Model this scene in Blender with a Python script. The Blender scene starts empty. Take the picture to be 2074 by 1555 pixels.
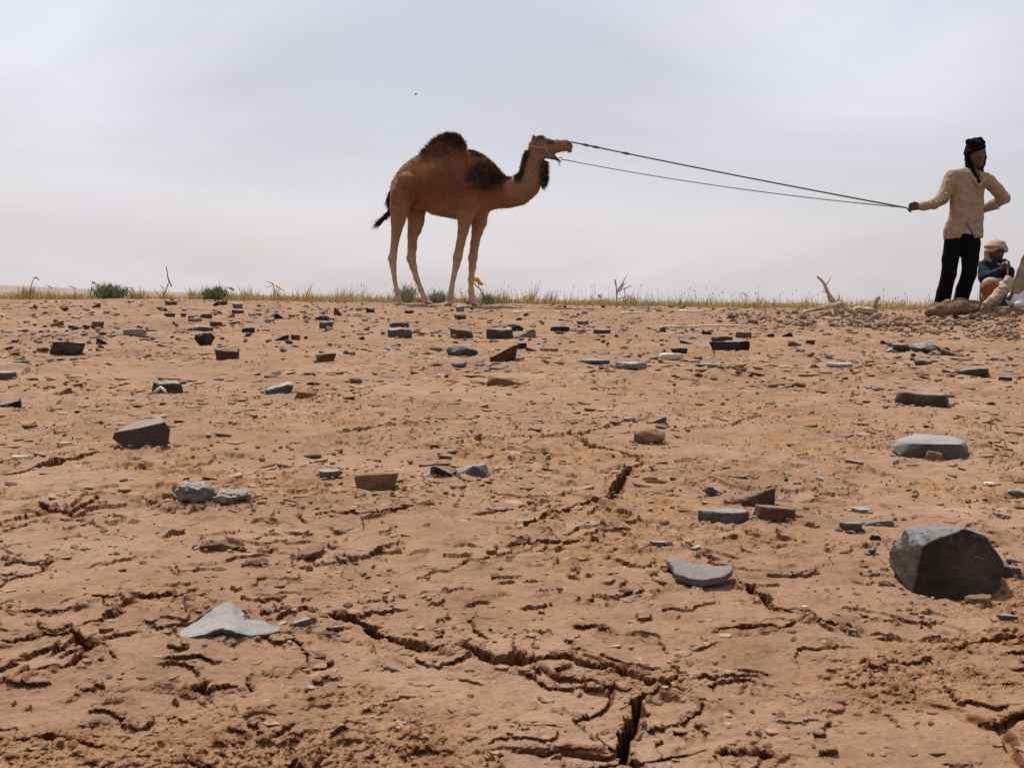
import bpy, bmesh, math, random
import numpy as np
from mathutils import Vector, Matrix

random.seed(7)
RNG = np.random.default_rng(11)
SC = bpy.context.scene
COL = SC.collection

# ------------------------------------------------------------------ camera
CAMZ, FPX, CX, CY = 0.36, 2189.0, 1037.0, 777.5
PITCH, ROLL = math.radians(4.49), math.radians(0.83)
fw = np.array([0, math.cos(PITCH), -math.sin(PITCH)])
r0 = np.array([1.0, 0, 0])
u0 = np.array([0, math.sin(PITCH), math.cos(PITCH)])
cr = r0 * math.cos(ROLL) + u0 * math.sin(ROLL)
cu = -r0 * math.sin(ROLL) + u0 * math.cos(ROLL)
cam_d = bpy.data.cameras.new('camera')
cam = bpy.data.objects.new('camera', cam_d)
COL.objects.link(cam)
M = Matrix.Identity(4)
for i in range(3):
    M[i][0], M[i][1], M[i][2] = cr[i], cu[i], -fw[i]
M[2][3] = CAMZ
cam.matrix_world = M
cam_d.sensor_width = 36.0
cam_d.sensor_fit = 'HORIZONTAL'
cam_d.lens = 36.0 * FPX / 2074.0
cam_d.clip_start = 0.02
cam_d.clip_end = 20000
cam_d.dof.use_dof = True
cam_d.dof.focus_distance = 6.0
cam_d.dof.aperture_fstop = 34
SC.camera = cam

# ------------------------------------------------------------------ light
SUN_EL, SUN_AZ = math.radians(60), math.radians(-24)     # azimuth from +Y, negative = left
sdir = Vector((math.sin(SUN_AZ) * math.cos(SUN_EL), math.cos(SUN_AZ) * math.cos(SUN_EL), math.sin(SUN_EL)))
sl = bpy.data.lights.new('sun', 'SUN')
sl.energy = 5.0
sl.angle = math.radians(0.6)
sl.color = (1.0, 0.95, 0.87)
sun = bpy.data.objects.new('sun', sl)
sun.rotation_euler = sdir.to_track_quat('Z', 'Y').to_euler()
COL.objects.link(sun)

W = bpy.data.worlds.new('World')
SC.world = W
W.use_nodes = True
nt = W.node_tree
nt.nodes.clear()
def N(tree, typ, **kw):
    n = tree.nodes.new(typ)
    for k, v in kw.items():
        if k.startswith('i_'):
            n.inputs[k[2:].replace('_', ' ')].default_value = v
        else:
            setattr(n, k, v)
    return n
def L(tree, a, b): tree.links.new(a, b)
out = N(nt, 'ShaderNodeOutputWorld')
bg = N(nt, 'ShaderNodeBackground'); bg.inputs['Strength'].default_value = 0.1
sky = N(nt, 'ShaderNodeTexSky', sky_type='NISHITA', sun_disc=False)
sky.sun_elevation = SUN_EL; sky.sun_rotation = SUN_AZ
sky.air_density = 1.0; sky.dust_density = 3.0; sky.ozone_density = 1.0
tc = N(nt, 'ShaderNodeTexCoord')
sep = N(nt, 'ShaderNodeSeparateXYZ'); L(nt, tc.outputs['Generated'], sep.inputs[0])
zz = N(nt, 'ShaderNodeMath', operation='MAXIMUM'); L(nt, sep.outputs['Z'], zz.inputs[0]); zz.inputs[1].default_value = 0.0
za = N(nt, 'ShaderNodeMath', operation='ADD'); L(nt, zz.outputs[0], za.inputs[0]); za.inputs[1].default_value = 0.30
cmb = N(nt, 'ShaderNodeCombineXYZ')
for ax in 'XY':
    dv = N(nt, 'ShaderNodeMath', operation='DIVIDE'); L(nt, sep.outputs[ax], dv.inputs[0]); L(nt, za.outputs[0], dv.inputs[1])
    L(nt, dv.outputs[0], cmb.inputs[ax])
mp = N(nt, 'ShaderNodeMapping'); L(nt, cmb.outputs[0], mp.inputs['Vector'])
mp.inputs['Rotation'].default_value = (0, 0, math.radians(-25)); mp.inputs['Scale'].default_value = (1.0, 1.5, 1)
mp.inputs['Location'].default_value = (3.1, 0.7, 0)
n1 = N(nt, 'ShaderNodeTexNoise', noise_dimensions='2D'); L(nt, mp.outputs[0], n1.inputs['Vector'])
n1.inputs['Scale'].default_value = 0.9; n1.inputs['Detail'].default_value = 9; n1.inputs['Roughness'].default_value = 0.55
n1.inputs['Distortion'].default_value = 0.5
n2 = N(nt, 'ShaderNodeTexNoise', noise_dimensions='2D'); L(nt, cmb.outputs[0], n2.inputs['Vector'])
n2.inputs['Scale'].default_value = 0.75; n2.inputs['Detail'].default_value = 7; n2.inputs['Distortion'].default_value = 0.8
cr1 = N(nt, 'ShaderNodeValToRGB'); L(nt, n1.outputs['Fac'], cr1.inputs[0])
cr1.color_ramp.elements[0].position = 0.30; cr1.color_ramp.elements[0].color = (0.0, 0.0, 0.0, 1)
cr1.color_ramp.elements[1].position = 0.62; cr1.color_ramp.elements[1].color = (1, 1, 1, 1)
# thin veil: cloud amount everywhere, a little thinner in the gaps
amt = N(nt, 'ShaderNodeMapRange'); L(nt, cr1.outputs[0], amt.inputs['Value'])
amt.inputs['To Min'].default_value = 0.72; amt.inputs['To Max'].default_value = 0.97
ccol = N(nt, 'ShaderNodeValToRGB'); L(nt, n2.outputs['Fac'], ccol.inputs[0])
ccol.color_ramp.elements[0].position = 0.34; ccol.color_ramp.elements[0].color = (0.575, 0.58, 0.645, 1)
ccol.color_ramp.elements[1].position = 0.66; ccol.color_ramp.elements[1].color = (0.80, 0.795, 0.845, 1)
# dusty air low over the plain
dust = N(nt, 'ShaderNodeMapRange'); L(nt, zz.outputs[0], dust.inputs['Value'])
dust.inputs['From Min'].default_value = 0.0; dust.inputs['From Max'].default_value = 0.2
dust.inputs['To Min'].default_value = 0.92; dust.inputs['To Max'].default_value = 0.0
mixd = N(nt, 'ShaderNodeMixRGB'); L(nt, dust.outputs[0], mixd.inputs[0]); L(nt, ccol.outputs[0], mixd.inputs[1])
mixd.inputs[2].default_value = (0.69, 0.635, 0.64, 1)
mul10 = N(nt, 'ShaderNodeMixRGB', blend_type='MULTIPLY'); mul10.inputs[0].default_value = 1
L(nt, mixd.outputs[0], mul10.inputs[1]); mul10.inputs[2].default_value = (8.1, 8.1, 8.25, 1)
mixs = N(nt, 'ShaderNodeMixRGB'); L(nt, amt.outputs[0], mixs.inputs[0]); L(nt, sky.outputs[0], mixs.inputs[1]); L(nt, mul10.outputs[0], mixs.inputs[2])
L(nt, mixs.outputs[0], bg.inputs['Color']); L(nt, bg.outputs[0], out.inputs[0])

SC.view_settings.view_transform = 'Standard'
SC.view_settings.look = 'None'
SC.view_settings.exposure = 0.42
SC.view_settings.gamma = 1.0
SC.render.engine = 'CYCLES'
SC.cycles.use_denoising = True
SC.cycles.max_bounces = 5

# ------------------------------------------------------------------ noise helpers (numpy)
_perm = np.random.default_rng(3).permutation(256).astype(np.int32)
_perm = np.concatenate([_perm, _perm])
_g2 = np.array([[math.cos(a), math.sin(a)] for a in np.linspace(0, 2 * math.pi, 16, endpoint=False)], dtype=np.float32)
def _fade(t): return t * t * t * (t * (t * 6 - 15) + 10)
def perlin(x, y, seed=0):
    x = np.asarray(x, dtype=np.float32) + seed * 17.31; y = np.asarray(y, dtype=np.float32) - seed * 9.77
    xi = np.floor(x).astype(np.int32); yi = np.floor(y).astype(np.int32)
    xf = x - xi; yf = y - yi
    xi &= 255; yi &= 255
    u, v = _fade(xf), _fade(yf)
    def g(ix, iy, dx, dy):
        h = _perm[_perm[(ix) & 255] + (iy & 255)] & 15
        return _g2[h, 0] * dx + _g2[h, 1] * dy
    a = g(xi, yi, xf, yf); b = g(xi + 1, yi, xf - 1, yf)
    c = g(xi, yi + 1, xf, yf - 1); d = g(xi + 1, yi + 1, xf - 1, yf - 1)
    return (a + u * (b - a)) * (1 - v) + (c + u * (d - c)) * v
def fbm(x, y, oct=4, seed=0, gain=0.5):
    s = 0; a = 1.0; f = 1.0
    for o in range(oct):
        s = s + a * perlin(x * f, y * f, seed + o * 3); a *= gain; f *= 2.03
    return s
def perlin3(p, seed=0):
    # cheap 3D noise from three 2D slices
    return (perlin(p[:, 0] + 0.37 * p[:, 2], p[:, 1] - 0.21 * p[:, 2], seed)
            + perlin(p[:, 1] + 0.41 * p[:, 0], p[:, 2] + 0.13 * p[:, 0], seed + 5)
            + perlin(p[:, 2] - 0.33 * p[:, 1], p[:, 0] + 0.29 * p[:, 1], seed + 9)) * 0.6
def hash2(ix, iy, k):
    h = _perm[(_perm[(ix + k * 7) & 255] + iy + k * 13) & 255]
    return (_perm[(h + k * 31) & 255].astype(np.float32) + 0.5) / 256.0
def worley(x, y, seed=0):
    xi = np.floor(x).astype(np.int32); yi = np.floor(y).astype(np.int32)
    f1 = np.full(x.shape, 9.0, np.float32); f2 = f1.copy()
    cid = np.zeros(x.shape, np.float32); px = np.zeros(x.shape, np.float32); py = np.zeros(x.shape, np.float32)
    for dx in (-1, 0, 1):
        for dy in (-1, 0, 1):
            cx_ = xi + dx; cy_ = yi + dy
            jx = cx_ + 0.1 + 0.8 * hash2(cx_, cy_, 1 + seed); jy = cy_ + 0.1 + 0.8 * hash2(cx_, cy_, 2 + seed)
            d = np.sqrt((x - jx) ** 2 + (y - jy) ** 2)
            near = d < f1
            f2 = np.where(near, f1, np.minimum(f2, d))
            f1 = np.where(near, d, f1)
            cid = np.where(near, hash2(cx_, cy_, 5 + seed), cid)
            px = np.where(near, jx, px); py = np.where(near, jy, py)
    return f1, f2, cid, x - px, y - py
def sstep(a, b, x):
    t = np.clip((x - a) / (b - a), 0, 1); return t * t * (3 - 2 * t)

# ------------------------------------------------------------------ pixel <-> world
def ray(px, py):
    v = fw + cr * ((px - CX) / FPX) - cu * ((py - CY) / FPX)
    return v
def at(px, py, Y):
    v = ray(px, py); t = Y / v[1]
    return np.array([v[0] * t, Y, CAMZ + v[2] * t])

_PD = np.array([-60, -5, 0, 2.5, 4, 6, 8, 10, 12, 13.2, 14.5, 17, 22, 40, 90, 300, 2000, 20000.])
_PZ = np.array([0, 0, 0, 0.0, .02, .065, .128, .192, .247, .272, .283, .26, .18, .06, 0, -.2, -.5, -2.])
_yy = np.concatenate([np.linspace(-60, 60, 6001)])
_zz = np.interp(_yy, _PD, _PZ)
_k = np.ones(61) / 61.0
_zs = np.convolve(np.pad(_zz, 30, mode='edge'), _k, mode='valid')
def prof(y):
    return np.where(y < 60, np.interp(y, _yy, _zs), np.interp(y, _PD, _PZ))
def base(x, y):
    x = np.asarray(x, float); y = np.asarray(y, float)
    u = x / np.maximum(y, 0.5)
    z = prof(y)
    far = sstep(6, 12, y)
    z = z - far * 0.035 * sstep(-0.30, -0.47, u) * sstep(40, 14, y)
    # low dirt mound under the seated people
    z = z + 0.125 * np.exp(-((x - 5.75) / 1.0) ** 4 - ((y - 11.4) / 0.75) ** 2)
    und = 0.016 * perlin(x * 0.9, y * 0.9, 2) * sstep(0.3, 2.5, y) + 0.012 * perlin(x * 2.1, y * 1.6, 4)
    return z + und * sstep(60, 14, y)
def ground_pt(px, py):
    v = ray(px, py)
    ts = np.concatenate([np.linspace(0.3, 6, 1500), np.linspace(6, 16, 1500), np.linspace(16, 60, 800)])
    x, y, z = v[0] * ts, v[1] * ts, CAMZ + v[2] * ts
    d = z - base(x, y)
    k = np.argmax(d < 0)
    if d[k] >= 0: k = int(np.argmin(d))
    return float(x[k]), float(y[k])

# ------------------------------------------------------------------ traced cracks (pixels -> ground)
CRACKS = [  # points, half width m, depth m
 ([(610,1250),(700,1262),(770,1292),(835,1308),(850,1318),(930,1318),(990,1338),(1060,1352),(1105,1345),(1150,1342),(1180,1358),(1250,1375),(1330,1388),(1365,1388),(1372,1372)], .0095, .026),
 ([(1365,1385),(1330,1410),(1292,1428),(1280,1470),(1262,1530),(1250,1580)], .0065, .034),
 ([(1040,1080),(1130,1045),(1200,1022),(1240,1012),(1250,985),(1275,955),(1300,945)], .010, .028),
 ([(1300,945),(1260,915),(1190,905),(1170,885)], .008, .02),
 ([(1030,1092),(1080,1108),(1130,1112),(1210,1106)], .009, .022),
 ([(0,968),(60,956),(125,936),(200,920)], .012, .035),
 ([(80,1030),(100,1040),(135,1045),(200,1018)], .008, .02),
 ([(0,1250),(60,1245),(105,1243),(170,1230)], .004, .012),
 ([(0,1310),(60,1300),(170,1298),(180,1330),(160,1362),(80,1380),(0,1392)], .005, .014),
 ([(20,1495),(70,1497),(150,1500),(180,1520),(240,1528),(300,1515)], .007, .02),
 ([(190,1217),(290,1217),(340,1210),(420,1218)], .007, .018),
 ([(1490,1190),(1520,1200),(1570,1240),(1640,1258)], .006, .02),
 ([(1640,1262),(1600,1280),(1520,1285),(1440,1280)], .004, .012),
 ([(1650,1270),(1700,1275),(1740,1280)], .005, .012),
 ([(1930,1320),(1985,1308),(2000,1298),(2074,1292)], .007, .02),
 ([(670,880),(720,875),(800,862),(870,860)], .007, .018),
 ([(940,895),(1010,890),(1100,885),(1170,882),(1250,860),(1330,845)], .006, .018),
 ([(680,895),(760,905),(820,912),(880,905)], .004, .012),
 ([(1274,1410),(1200,1392)], .004, .012),
 ([(1460,1545),(1530,1540),(1570,1560)], .008, .025),
 ([(380,1395),(430,1405),(470,1398)], .004, .012),
 ([(640,1055),(720,1050),(800,1040),(860,1030)], .005, .012),
 ([(1180,1000),(1060,1008),(980,1000)], .004, .01),
 ([(1440,835),(1540,845),(1480,860),(1380,868)], .004, .01),
]
CR_W = []
for pts, hw, dp in CRACKS:
    w = [ground_pt(min(p[0], 2200), p[1]) for p in pts]
    CR_W.append((w, hw, dp))

def detail(x, y, res):
    """fine relief of the dried, flaking mud; res = sample spacing, finer waves than that are left out"""
    x = x.astype(np.float32); y = y.astype(np.float32)
    def keep(wl): return sstep(0.62 * wl, 0.28 * wl, res)
    def fk(f, oc, seed, ox=0.0):
        s_ = 0; a = 1.0
        for o in range(oc):
            s_ = s_ + a * perlin(x * f + ox, y * f, seed + o * 3) * keep(1 / f); a *= .5; f *= 2.03
        return s_
    k17, k60 = keep(1 / 17), keep(1 / 55)
    wx = x + 0.07 * perlin(x * 4, y * 4, 21) + k17 * 0.022 * perlin(x * 17, y * 17, 22) + k60 * 0.005 * perlin(x * 55, y * 55, 25)
    wy = y + 0.07 * perlin(x * 4, y * 4, 23) + k17 * 0.022 * perlin(x * 17, y * 17, 24) + k60 * 0.005 * perlin(x * 55, y * 55, 26)
    h = np.zeros_like(x); sand = np.zeros_like(x)
    # big plates, cracks open only here and there
    f1, f2, cid, dx, dy = worley(wx / 0.55, wy / 0.55, 0)
    e = (f2 - f1) * 0.27
    opn = sstep(0.30, 0.60, perlin(x * 1.7, y * 1.7, 31))
    h += opn * (cid - 0.5) * 0.006
    wd = 0.0015 + 0.0035 * opn
    h -= opn * 0.010 * sstep(wd + 0.003, wd * 0.5, e) * keep(0.05)
    sand += opn * sstep(0.04, 0.005, e) * 0.6
    # small plates
    f1, f2, cid, dx, dy = worley(wx / 0.16 + 40, wy / 0.16, 3)
    e = (f2 - f1) * 0.08
    opn = sstep(0.16, 0.50, perlin(x * 2.6, y * 2.6, 33)) * keep(0.10)
    h += opn * ((cid - 0.5) * 0.004 + (dx * ((cid * 53.0) % 1.0 - 0.5) + dy * ((cid * 77.0) % 1.0 - 0.5)) * 0.012)
    h -= opn * 0.006 * sstep(0.004, 0.0012, e) * keep(0.03)
    # curling sheets: each rises towards its broken rim and drops; rims fade in and out along their length
    def sheets(q, H, mod, p=1.6):
        fr = q - np.floor(q)
        rim = np.where(fr > 0.965, (1 - fr) / 0.035, (fr / 0.965) ** p)
        return H * mod * rim, fr
    a, fr = sheets((fbm(wx * 1.5, wy * 1.5, 2, 43) + 0.10 * fk(20, 3, 41)) * 3.4, 0.0080, sstep(-0.18, 0.30, perlin(x * 1.9, y * 1.9, 44)) * (.25 + .75 * sstep(-0.15, 0.18, perlin(x * 5.5, y * 5.5, 144))))
    h += a; sand += 0.35 * sstep(.35, 0, fr)
    m2 = sstep(-0.22, 0.20, perlin(x * 1.6 + 5, y * 1.6, 51)) * keep(0.12) * (.1 + .9 * sstep(-0.22, 0.14, perlin(x * 9, y * 9, 151)))
    a, fr = sheets((fbm(wx * 4.6 + 9, wy * 4.6, 2, 47) + 0.11 * fk(48, 3, 49)) * 2.6, 0.0068, m2)
    h += a; sand += 0.4 * m2 * sstep(.4, 0, fr)
    m3 = sstep(-0.34, 0.10, perlin(x * 3.1 + 15, y * 3.1, 53)) * keep(0.05) * sstep(-0.24, 0.12, perlin(x * 19, y * 19, 153))
    a, fr = sheets((fbm(wx * 13 + 3, wy * 13, 2, 55) + 0.12 * fk(120, 2, 57)) * 2.4, 0.0054, m3, 2.0)
    h += a; sand += 0.25 * m3 * sstep(.4, 0, fr)
    # crumbly patches
    cm = sstep(0.05, 0.38, perlin(x * 2.2, y * 2.2, 61) + 0.35 * perlin(x * 7, y * 7, 62))
    gr = np.abs(perlin(x * 50, y * 50, 63)) * keep(0.02) + 0.7 * np.abs(perlin(x * 115, y * 115, 64)) * keep(0.009) + 0.35 * np.abs(perlin(x * 230, y * 230, 65)) * keep(0.0045)
    h += (0.26 + cm) * (gr * 0.0072 - 0.002)
    sand += cm * 0.6
    # gentle lumps and grain
    h += 0.008 * fbm(x * 5, y * 5, 2, 71) * keep(0.18)
    h += 0.0022 * perlin(x * 33, y * 33, 75) * keep(0.03) + 0.0011 * perlin(x * 95, y * 95, 77) * keep(0.0105)
    # traced cracks
    for pts, hw, dp in CR_W:
        xs = [p[0] for p in pts]; ys = [p[1] for p in pts]
        m = np.where((x > min(xs) - .1) & (x < max(xs) + .1) & (y > min(ys) - .1) & (y < max(ys) + .1))
        if m[0].size == 0: continue
        X_, Y_ = x[m], y[m]
        kf = sstep(.0085, .004, res[m])
        qx = X_ + 0.012 * perlin(X_ * 26, Y_ * 26, 81) + kf * 0.004 * perlin(X_ * 75, Y_ * 75, 82)
        qy = Y_ + 0.016 * perlin(X_ * 26, Y_ * 26, 83) + kf * 0.005 * perlin(X_ * 75, Y_ * 75, 84)
        best = np.full(qx.shape, 9.0); tt = np.zeros(qx.shape)
        nseg = len(pts) - 1
        for k in range(nseg):
            ax, ay = pts[k]; bx, by = pts[k + 1]
            ex, ey = bx - ax, by - ay; l2 = ex * ex + ey * ey + 1e-9
            t = np.clip(((qx - ax) * ex + (qy - ay) * ey) / l2, 0, 1)
            d = np.hypot(qx - ax - t * ex, qy - ay - t * ey)
            nb = d < best
            best = np.where(nb, d, best); tt = np.where(nb, (k + t) / nseg, tt)
        taper = 0.25 + 0.75 * np.sin(np.clip(tt, 0, 1) * math.pi) ** 0.7
        wob = 0.45 + 1.1 * np.clip(0.5 + 1.1 * perlin(qx * 9, qy * 9, 85), 0, 1)
        ww = hw * taper * wob
        w2 = ww * (0.55 + 0.5 * np.clip(perlin(X_ * 45, Y_ * 45, 88) + .4, 0, 1))
        pr = 0.45 * sstep(ww * 1.12, ww * 0.85, best) + 0.55 * sstep(w2 * 1.1, w2 * 0.8, best)
        near_ = np.exp(-(best / (hw * 2.4)) ** 2)
        lip = 0.0035 * near_ * (1 - pr)
        crumb = kf * near_ * (np.abs(perlin(X_ * 70, Y_ * 70, 86)) * 0.006 + np.abs(perlin(X_ * 150, Y_ * 150, 89)) * 0.003)
        h[m] += -dp * taper * pr + lip + crumb
        sand[m] += 0.7 * sstep(hw * 2.4, hw * 0.8, best)
    fade = sstep(45, 12, y)
    return h * (0.35 + 0.65 * fade) * (1 + 0.7 * sstep(1.6, 5, y)), np.clip(sand, 0, 1)

# ------------------------------------------------------------------ object helpers
def link(o, parent=None):
    COL.objects.link(o)
    if parent is not None: o.parent = parent
    return o
def tag(o, label=None, cat=None, group=None, kind=None):
    if label: o['label'] = label
    if cat: o['category'] = cat
    if group: o['group'] = group
    if kind: o['kind'] = kind
    return o
def thing(name, loc, label, cat, group=None):
    o = bpy.data.objects.new(name, None); o.empty_display_size = 0.1
    o.location = [float(c) for c in loc]
    COL.objects.link(o)
    return tag(o, label, cat, group)
def mesh_np(name, V, F):
    """V (n,3); F (m,3) or (m,4) int array, or list of lists"""
    me = bpy.data.meshes.new(name)
    if isinstance(F, np.ndarray):
        V = np.ascontiguousarray(V, dtype=np.float32); F = np.ascontiguousarray(F, dtype=np.int32)
        k = F.shape[1]
        me.vertices.add(len(V)); me.vertices.foreach_set('co', V.ravel())
        me.loops.add(F.size); me.loops.foreach_set('vertex_index', F.ravel())
        me.polygons.add(len(F))
        me.polygons.foreach_set('loop_start', np.arange(0, F.size, k, dtype=np.int32))
        me.update(calc_edges=True)
    else:
        me.from_pydata([tuple(map(float, v)) for v in V], [], F)
        me.update()
    return me
def obj(name, V, F, mat, parent=None, smooth=True, sharp=None, attrs=None, color=None):
    V = np.asarray(V, dtype=float)
    if parent is not None:
        V = V - np.array(world_loc(parent))
    me = mesh_np(name, V, F)
    if smooth: me.shade_smooth()
    else: me.shade_flat()
    if sharp is not None: me.set_sharp_from_angle(angle=math.radians(sharp))
    for k, a in (attrs or {}).items():
        at_ = me.attributes.new(k, 'FLOAT', 'POINT'); at_.data.foreach_set('value', np.asarray(a, dtype=np.float32))
    if color is not None:
        at_ = me.attributes.new('col', 'FLOAT_COLOR', 'POINT')
        c4 = np.ones((len(V), 4), np.float32); c4[:, :3] = color
        at_.data.foreach_set('color', c4.ravel())
    me.materials.append(mat)
    o = bpy.data.objects.new(name, me)
    return link(o, parent)
def world_loc(o):
    p = np.array(o.location[:])
    while o.parent is not None:
        o = o.parent; p = p + np.array(o.location[:])
    return p

# ------------------------------------------------------------------ materials
def material(name, build, rough=0.9, spec=0.2):
    m = bpy.data.materials.new(name); m.use_nodes = True
    t = m.node_tree; b = t.nodes['Principled BSDF']
    b.inputs['Roughness'].default_value = rough
    b.inputs['Specular IOR Level'].default_value = spec
    build(t, b)
    return m
def noise(t, scale, detail=4, rough=0.55, vec=None, dim='3D'):
    n = N(t, 'ShaderNodeTexNoise', noise_dimensions=dim)
    n.inputs['Scale'].default_value = scale; n.inputs['Detail'].default_value = detail; n.inputs['Roughness'].default_value = rough
    if vec is not None: L(t, vec, n.inputs['Vector'])
    return n
def ramp(t, fac, stops):
    r = N(t, 'ShaderNodeValToRGB'); L(t, fac, r.inputs[0])
    els = r.color_ramp.elements
    while len(els) < len(stops): els.new(0.5)
    for e, (p, c) in zip(els, stops): e.position = p; e.color = (*c, 1)
    return r
def mix(t, fac, a, b, mode='MIX'):
    m = N(t, 'ShaderNodeMixRGB', blend_type=mode)
    for s, v in ((0, fac), (1, a), (2, b)):
        if hasattr(v, 'is_output'): L(t, v, m.inputs[s])
        elif isinstance(v, tuple): m.inputs[s].default_value = (*v, 1)
        else: m.inputs[s].default_value = v
    return m.outputs[0]
def bump(t, b, h, dist, strength=1.0, prev=None):
    n = N(t, 'ShaderNodeBump'); n.inputs['Distance'].default_value = dist; n.inputs['Strength'].default_value = strength
    L(t, h, n.inputs['Height'])
    if prev is not None: L(t, prev, n.inputs['Normal'])
    L(t, n.outputs[0], b.inputs['Normal']); return n.outputs[0]
def attr(t, name):
    a = N(t, 'ShaderNodeAttribute'); a.attribute_name = name; return a

def b_ground(t, b):
    co = N(t, 'ShaderNodeTexCoord').outputs['Object']
    a = noise(t, 1.7, 5, 0.6, co); c = noise(t, 14, 6, 0.65, co); d = noise(t, 140, 4, 0.7, co)
    crust = ramp(t, a.outputs[0], [(0.3, (0.155, 0.090, 0.056)), (0.5, (0.192, 0.115, 0.073)), (0.72, (0.236, 0.153, 0.106))])
    sand = ramp(t, c.outputs[0], [(0.3, (0.178, 0.094, 0.044)), (0.7, (0.229, 0.131, 0.064))])
    sa = attr(t, 'sand').outputs['Fac']
    cc = mix(t, sa, crust.outputs[0], sand.outputs[0])
    mott = ramp(t, c.outputs[0], [(0.3, (0.70, 0.67, 0.64)), (0.5, (1, 1, 1)), (0.75, (1.14, 1.15, 1.18))])
    cc = mix(t, 0.8, cc, mott.outputs[0], 'MULTIPLY')
    sp = ramp(t, d.outputs[0], [(0.30, (0.70, 0.66, 0.62)), (0.48, (1, 1, 1)), (0.66, (1.06, 1.05, 1.04)), (0.78, (1.35, 1.32, 1.28))])
    cc = mix(t, 0.7, cc, sp.outputs[0], 'MULTIPLY')
    cc = mix(t, attr(t, 'soil').outputs['Fac'], cc, (0.135, 0.072, 0.042))
    cc = mix(t, attr(t, 'cut').outputs['Fac'], cc, (0.105, 0.040, 0.019))  # red-brown shade painted into the steep scarps and crack walls
    L(t, cc, b.inputs['Base Color'])
    e = noise(t, 420, 3, 0.6, co)
    n_ = bump(t, b, d.outputs[0], 0.0022, 0.7)
    bump(t, b, e.outputs[0], 0.0009, 0.6, n_)
def b_rock(c1, c2, c3, sc=9.0, bm=0.004, dust_lit=0.35, dcol=(.21, .132, .085)):
    def f(t, b):
        co = N(t, 'ShaderNodeTexCoord').outputs['Object']
        rnd = N(t, 'ShaderNodeObjectInfo').outputs['Random']
        off = N(t, 'ShaderNodeVectorMath', operation='ADD'); L(t, co, off.inputs[0])
        cb = N(t, 'ShaderNodeCombineXYZ'); L(t, rnd, cb.inputs[0]); L(t, cb.outputs[0], off.inputs[1])
        a = noise(t, sc, 6, 0.62, off.outputs[0]); d = noise(t, sc * 9, 5, 0.7, off.outputs[0])
        cc = ramp(t, a.outputs[0], [(0.30, c1), (0.52, c2), (0.72, c3)]).outputs[0]
        sp = ramp(t, d.outputs[0], [(0.30, (0.6, 0.6, 0.6)), (0.5, (1, 1, 1)), (0.74, (1.4, 1.36, 1.3))]).outputs[0]
        cc = mix(t, 0.75, cc, sp, 'MULTIPLY')
        hv = N(t, 'ShaderNodeMapRange'); L(t, rnd, hv.inputs[0]); hv.inputs[3].default_value = 0.75; hv.inputs[4].default_value = 1.3
        hs = N(t, 'ShaderNodeHueSaturation'); L(t, cc, hs.inputs['Color']); L(t, hv.outputs[0], hs.inputs['Value'])
        cc = hs.outputs[0]
        # patchy dust on upward faces, with the light on tops painted in
        ge = N(t, 'ShaderNodeNewGeometry'); sx = N(t, 'ShaderNodeSeparateXYZ'); L(t, ge.outputs['Normal'], sx.inputs[0])
        up = N(t, 'ShaderNodeMapRange'); L(t, sx.outputs['Z'], up.inputs[0]); up.inputs[1].default_value = 0.62; up.inputs[2].default_value = 0.95
        du = N(t, 'ShaderNodeMath', operation='MULTIPLY'); L(t, up.outputs[0], du.inputs[0])
        dn = ramp(t, a.outputs[0], [(0.25, (dust_lit * .4,) * 3), (0.6, (dust_lit, dust_lit, dust_lit))]).outputs[0]; L(t, dn, du.inputs[1])
        cc = mix(t, du.outputs[0], cc, dcol)
        L(t, cc, b.inputs['Base Color'])
        n_ = bump(t, b, d.outputs[0], bm, 0.8)
        e = noise(t, sc * 40, 3, 0.6, off.outputs[0]); bump(t, b, e.outputs[0], bm * 0.35, 0.7, n_)
    return f
def b_vcol(sc=60, bm=0.002, var=0.35):
    def f(t, b):
        co = N(t, 'ShaderNodeTexCoord').outputs['Object']
        a = noise(t, sc, 5, 0.65, co)
        m_ = ramp(t, a.outputs[0], [(0.3, (1 - var,) * 3), (0.5, (1, 1, 1)), (0.72, (1 + var,) * 3)]).outputs[0]
        cc = mix(t, 1.0, attr(t, 'col').outputs['Color'], m_, 'MULTIPLY')
        L(t, cc, b.inputs['Base Color']); bump(t, b, a.outputs[0], bm, 0.7)
    return f
def b_plain(c1, c2, sc=20, bm=0.002, rings=None):
    def f(t, b):
        co = N(t, 'ShaderNodeTexCoord').outputs['Object']
        a = noise(t, sc, 6, 0.65, co)
        cc = ramp(t, a.outputs[0], [(0.3, c1), (0.7, c2)]).outputs[0]
        L(t, cc, b.inputs['Base Color']); bump(t, b, a.outputs[0], bm, 0.8)
    return f
MT = {}
MT['ground'] = material('cracked_mud', b_ground, 0.95, 0.1)
MT['slate'] = material('slate', b_rock((0.028, 0.022, 0.019), (0.050, 0.041, 0.037), (0.088, 0.076, 0.070), 8, 0.005, 0.9, (.20, .187, .178)), 0.7, 0.35)
MT['pale'] = material('pale_slate', b_rock((0.085, 0.069, 0.060), (0.13, 0.112, 0.10), (0.19, 0.17, 0.156), 7, 0.003, 0.7, (.28, .26, .245)), 0.75, 0.3)
MT['mauve'] = material('mauve_slate', b_rock((0.060, 0.047, 0.046), (0.088, 0.071, 0.071), (0.118, 0.098, 0.097), 12, 0.004, 0.3, (.15, .115, .095)), 0.6, 0.4)
MT['dark'] = material('dark_basalt', b_rock((0.014, 0.0095, 0.0085), (0.026, 0.0185, 0.0168), (0.055, 0.041, 0.037), 11, 0.007, 0.95, (.20, .20, .205)), 0.85, 0.12)
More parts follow.
